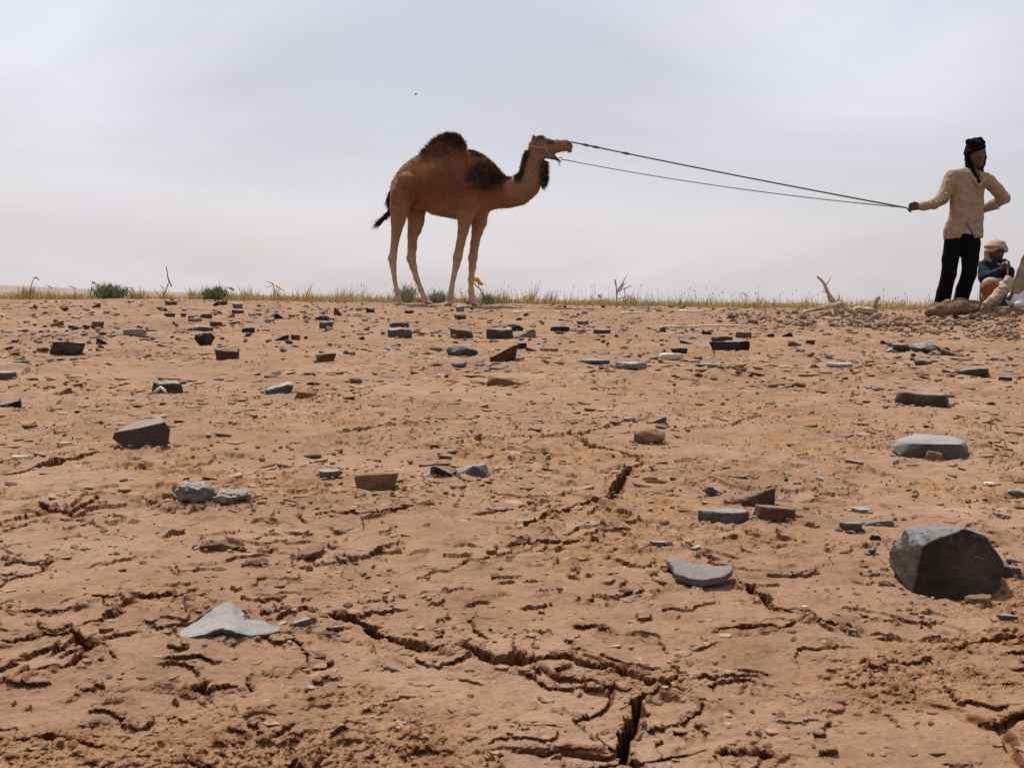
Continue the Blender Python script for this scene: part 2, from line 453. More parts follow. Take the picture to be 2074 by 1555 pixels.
MT['varnish'] = material('brown_varnished_rock', b_rock((0.024, 0.013, 0.010), (0.042, 0.023, 0.018), (0.07, 0.044, 0.035), 9, 0.005, 0.85, (.20, .155, .125)), 0.7, 0.3)
MT['brown'] = material('brown_sandstone', b_rock((0.058, 0.027, 0.015), (0.088, 0.044, 0.026), (0.13, 0.075, 0.048), 10, 0.006, 0.8, (.23, .155, .11)), 0.9, 0.15)
MT['tan'] = material('tan_clod', b_rock((0.115, 0.060, 0.033), (0.155, 0.088, 0.052), (0.19, 0.115, 0.074), 12, 0.007, 0.6), 0.95, 0.1)
MT['cream'] = material('cream_stone', b_rock((0.30, 0.255, 0.19), (0.39, 0.34, 0.26), (0.46, 0.41, 0.33), 8, 0.002, 0.2), 0.8, 0.2)
MT['stuff'] = material('loose_bits', b_vcol(70, 0.002), 0.9, 0.15)
MT['leaf'] = material('grass_blade', b_vcol(9, 0.0, 0.25), 0.8, 0.2)
MT['wood'] = material('weathered_wood', b_plain((0.20, 0.135, 0.085), (0.42, 0.33, 0.23), 30, 0.003), 0.85, 0.2)
MT['palewood'] = material('bleached_wood', b_plain((0.42, 0.35, 0.27), (0.62, 0.55, 0.45), 30, 0.002), 0.85, 0.2)
MT['darkwood'] = material('dark_twig', b_plain((0.06, 0.045, 0.04), (0.13, 0.10, 0.085), 40, 0.002), 0.85, 0.2)

# ------------------------------------------------------------------ ground sheet
h_r = FPX * 1024 / 2074.0
rows = [0.32]
while rows[-1] < 16.0:
    d = rows[-1]
    rows.append(d + min(max(0.86 * d * d / (CAMZ * h_r), 0.0018), 0.044))
while rows[-1] < 60: rows.append(rows[-1] * 1.025)
while rows[-1] < 9000: rows.append(rows[-1] * 1.25)
rows = np.array([-40.0, -6.0, -1.0, 0.0, 0.18] + rows)
ui = np.linspace(-0.486, 0.486, 820)
uo = np.concatenate([0.486 + np.cumsum(np.linspace(.0016, .0105, 66)), 0.486 + .40 + np.geomspace(.03, 1.0, 10)])
us = np.concatenate([-uo[::-1], ui, uo])
Yg = np.repeat(rows[:, None], len(us), 1)
Xg = (np.maximum(Yg, 0.18) + 0.10) * us[None, :]
Xg[:3] = np.linspace(-60, 60, len(us))[None, :] * np.array([1.0, .25, .06])[:, None]
zb = base(Xg, Yg)
dr = np.gradient(rows)
res = np.maximum(np.abs(np.gradient(Xg, axis=1)), 0.8 * np.repeat(dr[:, None], len(us), 1)).astype(np.float32)
hd, sand = detail(Xg.ravel(), Yg.ravel(), res.ravel())
soil = np.exp(-((Xg - 5.75) / 1.05) ** 4 - ((Yg - 11.4) / 0.85) ** 2).ravel()
soil = sstep(0.25, 0.6, soil + 0.15 * perlin(Xg.ravel() * 4, Yg.ravel() * 4, 91))
lump = soil * (0.035 * np.abs(perlin(Xg.ravel() * 7, Yg.ravel() * 7, 92)) + 0.018 * np.abs(perlin(Xg.ravel() * 19, Yg.ravel() * 19, 93)))
Hd = hd.reshape(Yg.shape)
kb = 9
cs = np.cumsum(np.pad(Hd, ((kb + 1, kb), (0, 0)), mode='edge'), axis=0)
blur = (cs[2 * kb + 1:] - cs[:-2 * kb - 1]) / (2 * kb + 1)
gy = np.gradient(Hd, axis=0) / np.maximum(dr[:, None], 1e-4)
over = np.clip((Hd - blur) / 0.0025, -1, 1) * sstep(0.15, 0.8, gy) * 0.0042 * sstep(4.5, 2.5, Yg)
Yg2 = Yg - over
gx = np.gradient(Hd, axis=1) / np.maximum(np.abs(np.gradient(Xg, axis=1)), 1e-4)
cut = (0.9 * sstep(0.45, 1.1, np.hypot(gx, gy)) * sstep(9, 5, Yg)).ravel()     # steep edges of mud sheets and cracks, for shade painted into the colour
Vg = np.stack([Xg.ravel(), Yg2.ravel(), zb.ravel() + hd + lump], 1)
nr, nc = Yg.shape
ii = (np.arange(nr - 1)[:, None] * nc + np.arange(nc - 1)[None, :]).ravel()
Fg = np.stack([ii, ii + 1, ii + nc + 1, ii + nc], 1)
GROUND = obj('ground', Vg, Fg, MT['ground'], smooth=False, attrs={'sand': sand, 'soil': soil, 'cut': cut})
tag(GROUND, kind='structure')
print('ground', nr, nc, len(Fg) * 2)
def gz(x, y):
    """height of the finished ground at points"""
    x = np.atleast_1d(np.asarray(x, float)); y = np.atleast_1d(np.asarray(y, float))
    rs = np.interp(y, rows, dr) * 0.8
    rs = np.maximum(rs, (y + .1) * 0.00114)
    h, _ = detail(x, y, rs.astype(np.float32))
    return base(x, y) + h

# distant sand ridge at the left
xs = np.linspace(-1500, 300, 120)
prof_r = 20.0 * sstep(-360, -1250, xs) * (0.85 + 0.25 * perlin(xs / 260.0, xs * 0, 5)) + 5.0 * sstep(-120, -600, xs)
V = []; F = []
for j, (yy, k) in enumerate([(1300, 0.0), (1400, .45), (1520, .85), (1650, 1.0), (1900, .4), (2200, 0)]):
    for i, x in enumerate(xs): V.append((x * yy / 1500, yy, prof_r[i] * k - 1.0))
nx = len(xs)
for j in range(5):
    for i in range(nx - 1): F.append([j * nx + i, j * nx + i + 1, (j + 1) * nx + i + 1, (j + 1) * nx + i])
MT['ridge'] = material('far_sand', b_plain((0.20, 0.165, 0.145), (0.23, 0.19, 0.165), 0.02, 0.0), 1.0, 0.0)  # distance haze is put into this pale base colour
tag(obj('hill', V, F, MT['ridge']), kind='structure')
# ------------------------------------------------------------------ stones
def hull_rock(P, bev=0.06, subs=2, amp=0.02, freq=3.0, seed=0):
    """convex rock from points: bevelled, subdivided and roughened; returns V, F"""
    P = np.asarray(P, float); size = float(np.ptp(P, axis=0).max()); small = float(np.ptp(P, axis=0).min())
    bm = bmesh.new()
    vs = [bm.verts.new(p) for p in P]
    r = bmesh.ops.convex_hull(bm, input=vs)
    bmesh.ops.delete(bm, geom=list({g for g in r['geom_interior'] + r['geom_unused'] if isinstance(g, bmesh.types.BMVert)}), context='VERTS')
    bmesh.ops.dissolve_limit(bm, angle_limit=math.radians(7), verts=bm.verts[:], edges=bm.edges[:])
    if bev > 0:
        bmesh.ops.bevel(bm, geom=bm.edges[:] + bm.verts[:], offset=bev * small, segments=1, affect='EDGES', profile=0.5, clamp_overlap=True)
    bmesh.ops.triangulate(bm, faces=bm.faces[:])
    for k in range(subs):
        # split the long edges only, so the triangles stay even
        es = sorted(bm.edges, key=lambda e: -e.calc_length())
        lim = size * (0.55 / (1.9 ** k))
        es = [e for e in es if e.calc_length() > lim]
        if es:
            bmesh.ops.subdivide_edges(bm, edges=es, cuts=1)
            bmesh.ops.triangulate(bm, faces=bm.faces[:])
    bm.normal_update()
    V = np.array([v.co[:] for v in bm.verts]); Nn = np.array([v.normal[:] for v in bm.verts])
    F = np.array([[v.index for v in f.verts] for f in bm.faces], dtype=np.int32)
    bm.free()
    q = V / size * freq + seed * 3.7
    V = V + Nn * (amp * size * (perlin3(q, seed) + 0.5 * perlin3(q * 2.7, seed + 3) + 0.25 * perlin3(q * 6.5, seed + 7)))[:, None]
    return V, F
def rock_points(kind, W_, D_, H_, rg):
    w, d, h = W_ / 2, D_ / 2, H_
    P = []
    if kind in ('block', 'wedgeL', 'wedgeR'):
        for sx in (-1, 1):
            for sy in (-1, 1):
                for k in (0, 1):
                    hh = h * k
                    if k and kind == 'wedgeL' and sx < 0: hh *= 0.35
                    if k and kind == 'wedgeR' and sx > 0: hh *= 0.35
                    j = rg.uniform(-.38, .10, 3)
                    p = np.array([sx * w * (1 + j[0]), sy * d * (1 + j[1]), hh * (1 + j[2] * 0.8)])
                    # chipped corner
                    if rg.random() < 0.6:
                        c = rg.uniform(.15, .5)
                        P += [p - [sx * w * c, 0, 0], p - [0, sy * d * c, 0], p - [0, 0, (2 * k - 1) * h * c * .7]]
                    else: P.append(p)
    elif kind == 'slab':
        n = 8; a0 = rg.random() * 6
        for i in range(n):
            a = a0 + i * 2 * math.pi / n + rg.uniform(-.3, .3); r = rg.uniform(.78, 1.08)
            x, y = math.cos(a) * w * r * 1.05, math.sin(a) * d * r * 1.05
            P += [(x * rg.uniform(.86, 1.0), y * rg.uniform(.86, 1.0), h * rg.uniform(.78, 1.05)), (x, y, h * rg.uniform(0, .4)), (x * .93, y * .93, -h * .2)]
    else:   # lump
        for i in range(34):
            v = rg.normal(size=3); v /= np.linalg.norm(v); v *= rg.uniform(.86, 1.06)
            P.append((v[0] * w, v[1] * d, h * .5 + v[2] * h * .56))
    return np.array(P)
def fit_box(V, W_, H_):
    V = V.copy()
    V[:, 0] = (V[:, 0] - (V[:, 0].max() + V[:, 0].min()) / 2) * W_ / np.ptp(V[:, 0])
    return V
def stone(name, px, py, wp, hp, kind, mat, label, cat='stone', dr_=0.75, tilt=0.0, roll=0.0, rough=0.045, subs=None, parent=None, sharp=32):
    x, y = ground_pt(px, py)
    s = y / FPX
    W_ = wp * s; D_ = W_ * dr_ if kind != 'slab' else W_ * dr_
    D_ = min(D_, 0.5)
    fs = CAMZ / max(y, 0.4) * max(0.15, 1 - y / 14)
    H_ = max((hp * s - D_ * fs * 0.8), 0.35 * hp * s, 0.006)
    seed = int(px * 13 + py * 7) % 997
    rg = np.random.default_rng(seed)
    if subs is None: subs = 4 if wp > 60 else 3 if wp > 30 else 2
    V, F = hull_rock(rock_points(kind, W_, D_, H_ * 1.06, rg), 0.07 if kind != 'lump' else 0.0, subs, rough * (1.0 if kind != 'slab' else 0.5), 3.2, seed)
    V = fit_box(V, W_, H_)
    R = np.array(Matrix.Rotation(math.radians(roll), 3, 'Y') @ Matrix.Rotation(math.radians(tilt), 3, 'X'))
    V = V @ R.T
    zc = float(np.median(gz(np.linspace(x - W_ * .4, x + W_ * .4, 7), np.full(7, y + D_ * .4))))
    V[:, 2] -= V[:, 2].min() + 0.14 * H_
    o = obj(name, V + [0, 0, 0], F, MT[mat], None, True, sharp)
    yw = -math.atan2(x, y)
    o.rotation_euler = (0, 0, yw)
    o.location = (x - math.sin(yw) * D_ * .5, y + math.cos(yw) * D_ * 0.5, zc)
    tag(o, label, cat)
    return o
S = stone
# px, base py, width px, height px
S('stone',137,719,68,28,'block','varnish','dark brown loaf-shaped stone, largest at the far left',dr_=.6)
S('stone',87,714,24,10,'lump','brown','low brown stone left of the dark loaf-shaped stone')
S('stone',415,700,42,29,'lump','dark','black lumpy rock standing behind the tan brick-like block',rough=.05)
S('stone',460,727,50,24,'block','brown','tan brick-like block on the left half of the far flat',dr_=.6)
S('stone',115,661,28,12,'wedgeL','tan','pale tan wedge of stone left of two small brown stones')
S('stone',153,668,28,11,'wedgeR','slate','low grey wedge between pale tan wedge and brown cube')
S('stone',175,667,12,10,'block','brown','tiny brown stone wedged against a brown cube-shaped stone')
S('stone',198,667,25,14,'block','brown','brown cube-shaped stone at the end of a short row')
S('stone',206,697,22,16,'wedgeR','dark','upright dark grey chip behind the dark loaf-shaped stone')
S('stone',273,683,46,15,'slab','pale','pale flat slab with brown edge on the far left flat',dr_=.8)
S('stone',345,642,20,11,'block','varnish','white-topped brown block standing alone on the left flat',dr_=.8)
S('stone',331,630,16,9,'lump','dark','small dark knob behind the white-topped brown block')
S('stone',437,662,24,10,'block','brown','brown stone behind the flat grey slab, left of centre')
S('stone',503,676,26,14,'block','dark','squat dark block right of the black lumpy rock')
S('stone',412,672,40,9,'slab','slate','flat grey slab directly behind the black lumpy rock')
S('stone',347,619,24,9,'block','brown','brown block behind the round dark knob on the left')
S('stone',437,620,12,12,'wedgeL','dark','narrow dark upright stone before the smaller green shrub')
S('stone',452,620,18,10,'lump','brown','brown rounded stone before the smaller green shrub')
S('stone',481,625,22,12,'block','pale','white-topped stone right of the smaller green shrub')
S('stone',482,636,25,7,'slab','varnish','dark flat stone below the white-topped stone')
S('stone',372,644,11,7,'block','brown','left one of two tiny dark stones in a pair')
S('stone',387,646,13,7,'block','dark','right one of two tiny dark stones in a pair')
S('stone',468,645,16,11,'wedgeL','tan','tan wedge-shaped stone left of centre on the far flat')
S('stone',420,646,18,7,'slab','varnish','low dark slab left of the tan wedge-shaped stone')
S('stone',395,653,28,6,'slab','pale','thin white-topped slab left of the black lumpy rock')
S('stone',131,630,14,8,'lump','dark','small dark stone alone under the larger green shrub')
S('stone',195,624,17,10,'wedgeL','slate','grey angular stone below the larger green shrub')
S('stone',571,691,28,13,'wedgeL','dark','olive dark stone, left of a touching pair')
S('stone',598,690,20,12,'block','brown','brown stone, right of a touching pair')
S('stone',660,731,42,20,'block','brown','rough brown square chunk standing left of the camel legs',rough=.04)
S('stone',660,665,28,12,'slab','slate','grey chunky stone with white top behind the brown square chunk',dr_=.9)
S('stone',565,648,20,12,'wedgeR','dark','dark grey chunk at the back left of the grey stones')
S('stone',652,649,30,12,'lump','slate','rounded grey stone left of the tall pointed brown stone')
S('stone',685,640,18,18,'wedgeR','brown','tall pointed brown stone left of the camel hind feet',dr_=.9)
S('stone',724,641,20,7,'slab','cream','flat white stone right of the tall pointed brown stone')
S('stone',750,634,18,10,'block','dark','small dark block under the camel tail')
S('stone',829,635,20,10,'lump','dark','dark lump in front of the camel hind foot')
S('stone',809,664,40,9,'slab','varnish','dark brown flat slab in front of the camel hind feet')
S('stone',810,684,50,16,'slab','slate','thick grey slab in front of the dark brown flat slab',dr_=.7)
S('stone',802,704,20,9,'wedgeL','dark','small dark wedge tilted up beside the thick grey slab')
S('stone',882,713,26,12,'lump','tan','small rounded tan stone beside the grey boulder')
S('stone',936,722,66,29,'lump','slate','smooth dark grey boulder, the roundest in the middle',rough=.03,dr_=.8)
S('stone',935,684,48,19,'block','brown','red-brown brick-shaped block behind the grey boulder',dr_=.6)
S('stone',932,633,17,13,'slab','pale','white-topped cup-like stone in front of the camel front feet',dr_=.9)
S('stone',932,648,24,14,'lump','slate','blue-grey rounded stone below the camel front feet')
S('stone',1012,686,56,19,'slab','varnish','brown slab with grey top right of the red-brown block',dr_=.8)
S('stone',1021,733,60,34,'wedgeL','brown','big brown wedge block right of the grey boulder',dr_=.8)
S('stone',1057,706,20,16,'block','dark','dark block peeping out behind the big brown wedge')
S('stone',1048,671,26,15,'lump','dark','dark round stone behind the pale curved slab')
S('stone',1066,684,38,19,'wedgeL','pale','pale curved slab beside the dark round stone',dr_=.5)
S('stone',1076,713,24,8,'wedgeR','brown','small brown stone right of the big brown wedge')
S('stone',1112,713,38,6,'slab','tan','thin brown strip of stone right of the big brown wedge')
S('stone',1134,673,40,9,'slab','dark','long dark stone with a pale stick at its end')
S('stone',1219,677,36,8,'slab','slate','dark flat chips stacked in the middle of the far flat')
S('stone',1180,657,24,6,'slab','slate','small grey slab behind the long dark stone')
S('stone',1359,727,50,11,'slab','cream','cream-white flat stone, brightest on the far flat',dr_=.6)
S('stone',1375,716,34,12,'block','dark','dark brick-like stone behind the cream-white stone',dr_=.6)
S('stone',1477,711,82,19,'block','dark','longest dark bar-shaped slab right of the cream stone',dr_=.4)
S('stone',1462,692,44,9,'slab','varnish','brown slab lying behind the dark bar-shaped slab')
S('stone',1342,673,14,10,'block','brown','small brown cube before the long crooked pale stick')
S('stone',1431,678,20,6,'block','dark','small dark flat stone before the long crooked stick')
S('stone',1390,695,28,11,'wedgeR','slate','bluish grey chunk left of the dark bar-shaped slab')
S('stone',1205,738,62,8,'slab','slate','thin flat slate with dark edge behind the broad tan flagstone')
S('stone',1278,751,66,13,'slab','pale','broad pale flagstone lying flat in the middle ground',dr_=.9)
S('stone',1197,755,17,9,'wedgeL','dark','small dark pyramid left of the broad pale flagstone')
S('stone',1506,685,32,12,'slab','slate','grey flat stone behind the right end of the bar-shaped slab')
S('stone',1609,701,27,15,'wedgeR','brown','brown stone with white underside on the right flat')
S('stone',1641,698,19,11,'block','brown','small brown block beside the stone with white underside')
S('stone',1595,682,22,10,'wedgeL','dark','dark wedge behind the small brown block')
S('stone',1561,682,16,9,'lump','dark','dark round stone behind the brown and white stone')
S('stone',1430,745,45,7,'slab','slate','grey chip slab below the dark bar-shaped slab')
S('stone',1825,713,36,15,'block','varnish','dark brown block left of the grey stone heap')
S('stone',1870,717,62,22,'lump','slate','grey heaped rock between two brown stones on the right',dr_=.9,rough=.05)
S('stone',1920,722,30,18,'wedgeR','brown','ragged brown chunk right of the grey heaped rock',rough=.05)
S('stone',1791,699,16,10,'wedgeR','dark','small dark stone behind the brown block on the right')
S('stone',1870,742,38,13,'block','varnish','dark brown slab in front of the grey heaped rock',dr_=.7)
S('stone',1963,761,74,21,'wedgeL','varnish','dark angular stone with white tilted top, far right',dr_=.7)
S('stone',1925,763,18,9,'lump','brown','small brown stone touching the dark angular stone')
S('stone',1700,744,52,9,'slab','pale','pale flat slab alone on the right flat',dr_=.9)
S('stone',1866,825,104,26,'slab','varnish','long flat dark brown slab resting above its shadow',dr_=.45)
S('stone',2036,771,26,7,'slab','dark','small dark flat chip at the far right edge')
S('stone',1316,898,66,35,'lump','tan','rounded orange-brown stone in the middle of the ground',dr_=.8,rough=.025)
S('stone',1332,862,36,18,'wedgeL','slate','dark slate shard behind the rounded orange-brown stone')
S('stone',1274,860,26,10,'slab','pale','pale chip left of the dark slate shard')
S('stone',340,797,62,27,'block','varnish','dark brick-shaped stone with a white chip leaning on it',dr_=.5)
S('stone',565,799,58,27,'wedgeL','slate','grey-topped wedge stone beside the long brown clod',dr_=.8)
S('stone',18,827,48,22,'wedgeL','dark','dark stone cut by the left edge of the picture')
S('stone',12,773,40,15,'slab','slate','grey slab at the left edge of the picture')
S('mud_clod',620,807,46,17,'block','tan','long brown clod right of the grey-topped wedge stone','clod',rough=.05,dr_=.5)
S('mud_clod',130,799,30,20,'wedgeL','tan','brown clod standing at the left on the cracked mud','clod',rough=.05)
S('mud_clod',1022,779,74,25,'wedgeR','tan','rough tan slab-like clod in the middle ground','clod',rough=.04,dr_=.5)
S('mud_clod',763,988,90,44,'block','tan','crumbly brown block of mud left of the slate wedge','clod',rough=.045,dr_=.55)
S('mud_clod',450,1122,92,34,'lump','tan','dark crumbled clod with torn edges in the left foreground','clod',rough=.09,dr_=.5)
S('mud_clod',630,1132,56,27,'wedgeL','tan','peaked brown clod right of the torn crumbled clod','clod',rough=.05)
S('mud_clod',520,1150,50,22,'lump','tan','small crumbly clod below the torn crumbled clod','clod',rough=.08)
S('mud_clod',1640,1168,28,16,'lump','tan','rounded clod right of the mauve curved flake','clod',rough=.05)
S('stone',395,1027,90,50,'lump','pale','rough grey rock, left lobe of the twin lumps',rough=.12,dr_=.9,subs=6)
S('stone',468,1024,84,36,'lump','pale','rough grey rock, right lobe of the twin lumps',rough=.13,dr_=.9,subs=6)
S('stone',893,970,46,28,'wedgeR','dark','broken dark grey shard left of the slate wedge',rough=.05)
S('stone',955,971,70,38,'wedgeL','slate','grey slate wedge rising to the right, middle foreground',dr_=.7,rough=.02)
S('stone',667,972,44,17,'slab','slate','grey chip left of the crumbly brown block')
S('stone',1465,1063,106,29,'slab','slate','flat grey slate slab beside the pinkish slab',dr_=.6)
S('stone',1567,1062,86,30,'slab','brown','pinkish brown slab right of the flat grey slate',dr_=.6,rough=.05)
S('stone',1525,1030,88,46,'wedgeL','brown','reddish conglomerate wedge pointing up to the right',dr_=.6,rough=.06)
S('stone',1447,1004,46,22,'wedgeR','slate','grey gravelly stone left of the conglomerate wedge',rough=.06)
S('stone',611,1276,36,20,'wedgeL','slate','small dark slate right of the blue-grey buried slab',dr_=.6)
S('stone',1980,1227,52,30,'block','tan','small tan stone lying in the big block shadow',rough=.04)
S('stone',1772,1103,24,24,'lump','dark','dark pebble left of the big dark block')
S('stone',1765,1127,17,17,'lump','slate','grey pebble below the dark pebble by the big block')
S('stone',1722,1077,46,20,'slab','slate','slate chip lying flat left of the big dark block',dr_=.6)
S('stone',1780,1066,56,18,'wedgeL','mauve','curved mauve chip behind the dark pebble',dr_=.5)
S('stone',1745,1044,42,11,'slab','pale','thin pale chip behind the curved mauve chip')
S('stone',2046,1184,42,26,'slab','slate','grey chip right of the big dark block',dr_=.7)
S('stone',2056,1152,36,20,'lump','dark','dark pebble at the right edge above a grey chip')
S('stone',2032,1052,24,12,'block','slate','little dark brick-like chip near the right edge')
S('stone',2005,984,24,6,'slab','cream','little white chip near the right edge')
S('stone',2060,1012,44,24,'lump','slate','grey lump cut by the right edge')
S('stone',1335,1114,44,14,'slab','slate','thin slate chip above the mauve curved flake',dr_=.6)
S('stone',1405,1120,28,14,'wedgeL','pale','light grey chip above the mauve curved flake')
S('stone',1795,1187,19,13,'lump','dark','dark pebble at the left foot of the big block')
S('stone',42,931,32,8,'slab','cream','white chip at the left above the long crack')
S('stone',130,909,29,5,'slab','cream','thin white chip left of the dark drum-shaped stone')
S('stone',125,1014,28,11,'wedgeR','mauve','small mauve chip above the forked crack at left')
S('stone',1630,1243,15,5,'slab','cream','tiny white chip beside the right-hand crack')
S('stone',1727,1290,19,9,'slab','slate','thin grey chip in the bare right foreground')
S('stone',2040,1258,42,12,'slab','slate','flat grey splinter near the right edge foreground',dr_=.4)
S('stone',1640,1068,0+19,14,'lump','tan','small crumb of mud right of the pinkish slab')
S('stone',1893,934,35,25,'block','tan','small tan stone leaning on the big flat grey slab',rough=.03)

# -- hero stones with their own shapes
def hero(name, px, py, pts, mat, label, bev=.05, subs=5, amp=.012, freq=4.0, seed=1, sharp=30, cat='stone', sink=0.0):
    """pts: (dx px, up px, depth m) about the base point"""
    x, y = ground_pt(px, py); s = y / FPX
    P = np.array([(a * s, c, b * s) for a, b, c in pts])
    V, F = hull_rock(P, bev, subs, amp, freq, seed)
    o = obj(name, V, F, MT[mat], None, True, sharp)
    o.location = (x, y, float(np.median(gz(np.linspace(x - .03, x + .03, 9), np.full(9, y + .02)))) - sink)
    o.rotation_euler = (0, 0, -math.atan2(x, y))
    return tag(o, label, cat)
# big dark block, front right
hero('stone', 1909, 1205, [(-60,-8,0),(-44,97,.010),(-10,118,.015),(36,138,.025),(76,128,.025),(112,75,.02),(108,30,.0),(70,-2,-.005),(0,-12,-.012),
     (-108,30,.060),(-112,58,.070),(-84,100,.10),(-60,106,.115),(20,108,.125),(60,104,.115),(100,70,.10),(-90,-10,.10),(105,0,.10)],
     'dark', 'big dark angular block, largest stone in the right foreground', .014, 6, .015, 7, 5, 18)
_b = bpy.data.objects[[o.name for o in bpy.data.objects if o.get('label', '').startswith('big dark angular')][0]]
MT['fracture'] = material('brown_fracture', b_rock((0.032, 0.021, 0.018), (0.062, 0.043, 0.037), (0.11, 0.085, 0.075), 22, 0.010, 0.3), 0.9, 0.1)
_b.data.materials.append(MT['fracture'])
for p_ in _b.data.polygons:
    if p_.normal.x < -0.45 and p_.normal.z < .6: p_.material_index = 1
# drum-shaped stone with flat pale top
hero('stone', 288, 912, [(-58,20,.02),(-53,33,.02),(-30,2,.0),(0,-6,-.012),(38,-5,-.004),(52,12,.01),(56,36,.02),(-8,42,.004),(44,53,.010),
     (38,57,.085),(-8,47,.095),(-44,35,.06),(-50,5,.09),(50,10,.09)],
     'varnish', 'dark drum-shaped stone with flat pale sloping top', .02, 5, .004, 3, 8, 24)
hero('stone', 1882, 930, [(-76,18,.04),(-60,2,.0),(-20,-6,-.006),(60,-6,-.006),(76,10,.03),(58,34,.012),(0,32,.0),(-36,30,.008),(-66,30,.06),
     (-30,36,.15),(40,36,.15),(70,30,.12),(-60,16,.15),(74,22,.07)],
     'slate', 'big flat grey slab with small tan stone leaning on it', .03, 5, .006, 4, 12, 26)
# ------------------------------------------------------------------ thin slate flakes
def sheet_flake(name, px, py, outline, thick, mat, label, curl=None, seed=0, lift=0.0):
    """outline in px about the base point (x right, y = distance away in m)"""
    x0, y0 = ground_pt(px, py); s = y0 / FPX
    ol = np.array([(a * s, b) for a, b in outline])
    n = len(ol); c = ol.mean(0)
    rings = [1.0, .96, .85, .7, .55, .4, .25, .1]
    V = []; F = []
    m_ = 8 * n
    dense = []
    for i in range(n):
        for k in range(8):
            dense.append(ol[i] * (1 - k / 8) + ol[(i + 1) % n] * (k / 8))
    dense = np.array(dense)
    rj = 1 + 0.07 * perlin(np.arange(m_) * 0.33, np.zeros(m_), seed) + .05 * perlin(np.arange(m_) * 1.3, np.zeros(m_), seed + 1)
    dense = c + (dense - c) * rj[:, None]
    def hgt(p):
        q = (p - c) / (np.abs(ol - c).max(0) + 1e-6)
        z = curl(q[:, 0], q[:, 1]) if curl else np.zeros(len(p))
        return z + .0030 * perlin(p[:, 0] * 45, p[:, 1] * 45, seed) + .0014 * perlin(p[:, 0] * 150, p[:, 1] * 150, seed + 2)
    for r in rings:
        p = c + (dense - c) * r
        V += [(a, b, z + thick * (0.8 if r == 1.0 else 1.0)) for (a, b), z in zip(p, hgt(p))]
    for j in range(len(rings) - 1):
        for i in range(m_):
            k = (i + 1) % m_
            F.append([j * m_ + i, j * m_ + k, (j + 1) * m_ + k, (j + 1) * m_ + i])
    F.append(list(range((len(rings) - 1) * m_, len(rings) * m_)))
    b0 = len(V); p = c + (dense - c) * .97
    V += [(a, b, z - thick * .3) for (a, b), z in zip(p, hgt(p))]
    for i in range(m_):
        k = (i + 1) % m_
        F.append([b0 + i, b0 + k, k, i])
    F.append([b0 + i for i in range(m_)][::-1])
    o = obj(name, V, F, MT[mat], None, True, 40)
    o.location = (x0, y0, float(np.median(gz(np.linspace(x0 - .04, x0 + .04, 9), np.full(9, y0 + .03)))) + lift)
    o.rotation_euler = (0, 0, -math.atan2(x0, y0))
    return tag(o, label, 'stone')
sheet_flake('slate_flake', 1415, 1190, [(-48,.0),(10,-.012),(50,-.006),(70,.012),(66,.028),(30,.036),(-10,.05),(-52,.085),(-74,.075),(-62,.035)], .007, 'mauve',
            'mauve curved slate flake with raised right tip, foreground', lambda u, v: .008 * np.clip(u, 0, 1) ** 2 + .004 * np.exp(-((v - .1) / .4) ** 2) + .003 * np.clip(-u, 0, 1), 3, .004)
sheet_flake('slate_flake', 458, 1300, [(-114,.012),(-90,.03),(-70,.055),(-20,.09),(10,.10),(30,.09),(50,.06),(110,.022),(112,.008),(60,-.004),(20,-.010),(-10,.004),(-60,.004)],   .004, 'slate',
            'blue-grey slab half buried in the left foreground mud', lambda u, v: .008 * np.exp(-((u + .05) / .35) ** 2) - .002 * u * u, 9, -.001)
# white bent chip leaning on the brick-shaped stone
def tube(pts, rad, n=7, jit=0.0, seed=0, squash=1.0):
    pts = np.asarray(pts, float); m_ = len(pts)
    rad = np.full(m_, rad) if np.isscalar(rad) else np.asarray(rad, float)
    T = np.gradient(pts, axis=0); T /= np.linalg.norm(T, axis=1)[:, None] + 1e-12
    ref = np.array([0.13, 0.2, 1.0]) if abs(T[0][2]) < 0.9 else np.array([0.0, 1.0, 0.1])
    u = np.cross(T[0], ref); u /= np.linalg.norm(u)
    V = []; F = []
    rg = np.random.default_rng(seed)
    for i in range(m_):
        u = u - T[i] * (u @ T[i]); u /= np.linalg.norm(u) + 1e-12
        w = np.cross(T[i], u)
        for k in range(n):
            a = 2 * math.pi * k / n
            r = rad[i] * (1 + jit * rg.uniform(-1, 1))
            V.append(pts[i] + u * math.cos(a) * r + w * math.sin(a) * r * squash)
    for i in range(m_ - 1):
        for k in range(n):
            k2 = (k + 1) % n
            F.append([i * n + k, i * n + k2, (i + 1) * n + k2, (i + 1) * n + k])
    F.append(list(range(n))[::-1]); F.append([(m_ - 1) * n + k for k in range(n)])
    return np.array(V), F
def join(parts):
    V = []; F = []; o = 0
    for v, f in parts:
        V.append(np.asarray(v)); F += [[i + o for i in q] for q in f]; o += len(v)
    return np.concatenate(V), F
def smooth_path(pts, k=6):
    pts = np.asarray(pts, float); out_ = []
    P = np.vstack([2 * pts[0] - pts[1], pts, 2 * pts[-1] - pts[-2]])
    for i in range(1, len(P) - 2):
        for t in np.linspace(0, 1, k, endpoint=False):
            a, b, c, d = P[i - 1], P[i], P[i + 1], P[i + 2]
            out_.append(.5 * ((2 * b) + (c - a) * t + (2 * a - 5 * b + 4 * c - d) * t * t + (3 * b - a - 3 * c + d) * t ** 3))
    out_.append(pts[-1]); return np.array(out_)
x0, y0 = ground_pt(330, 797); s = y0 / FPX; zz0 = float(gz([x0], [y0])[0])
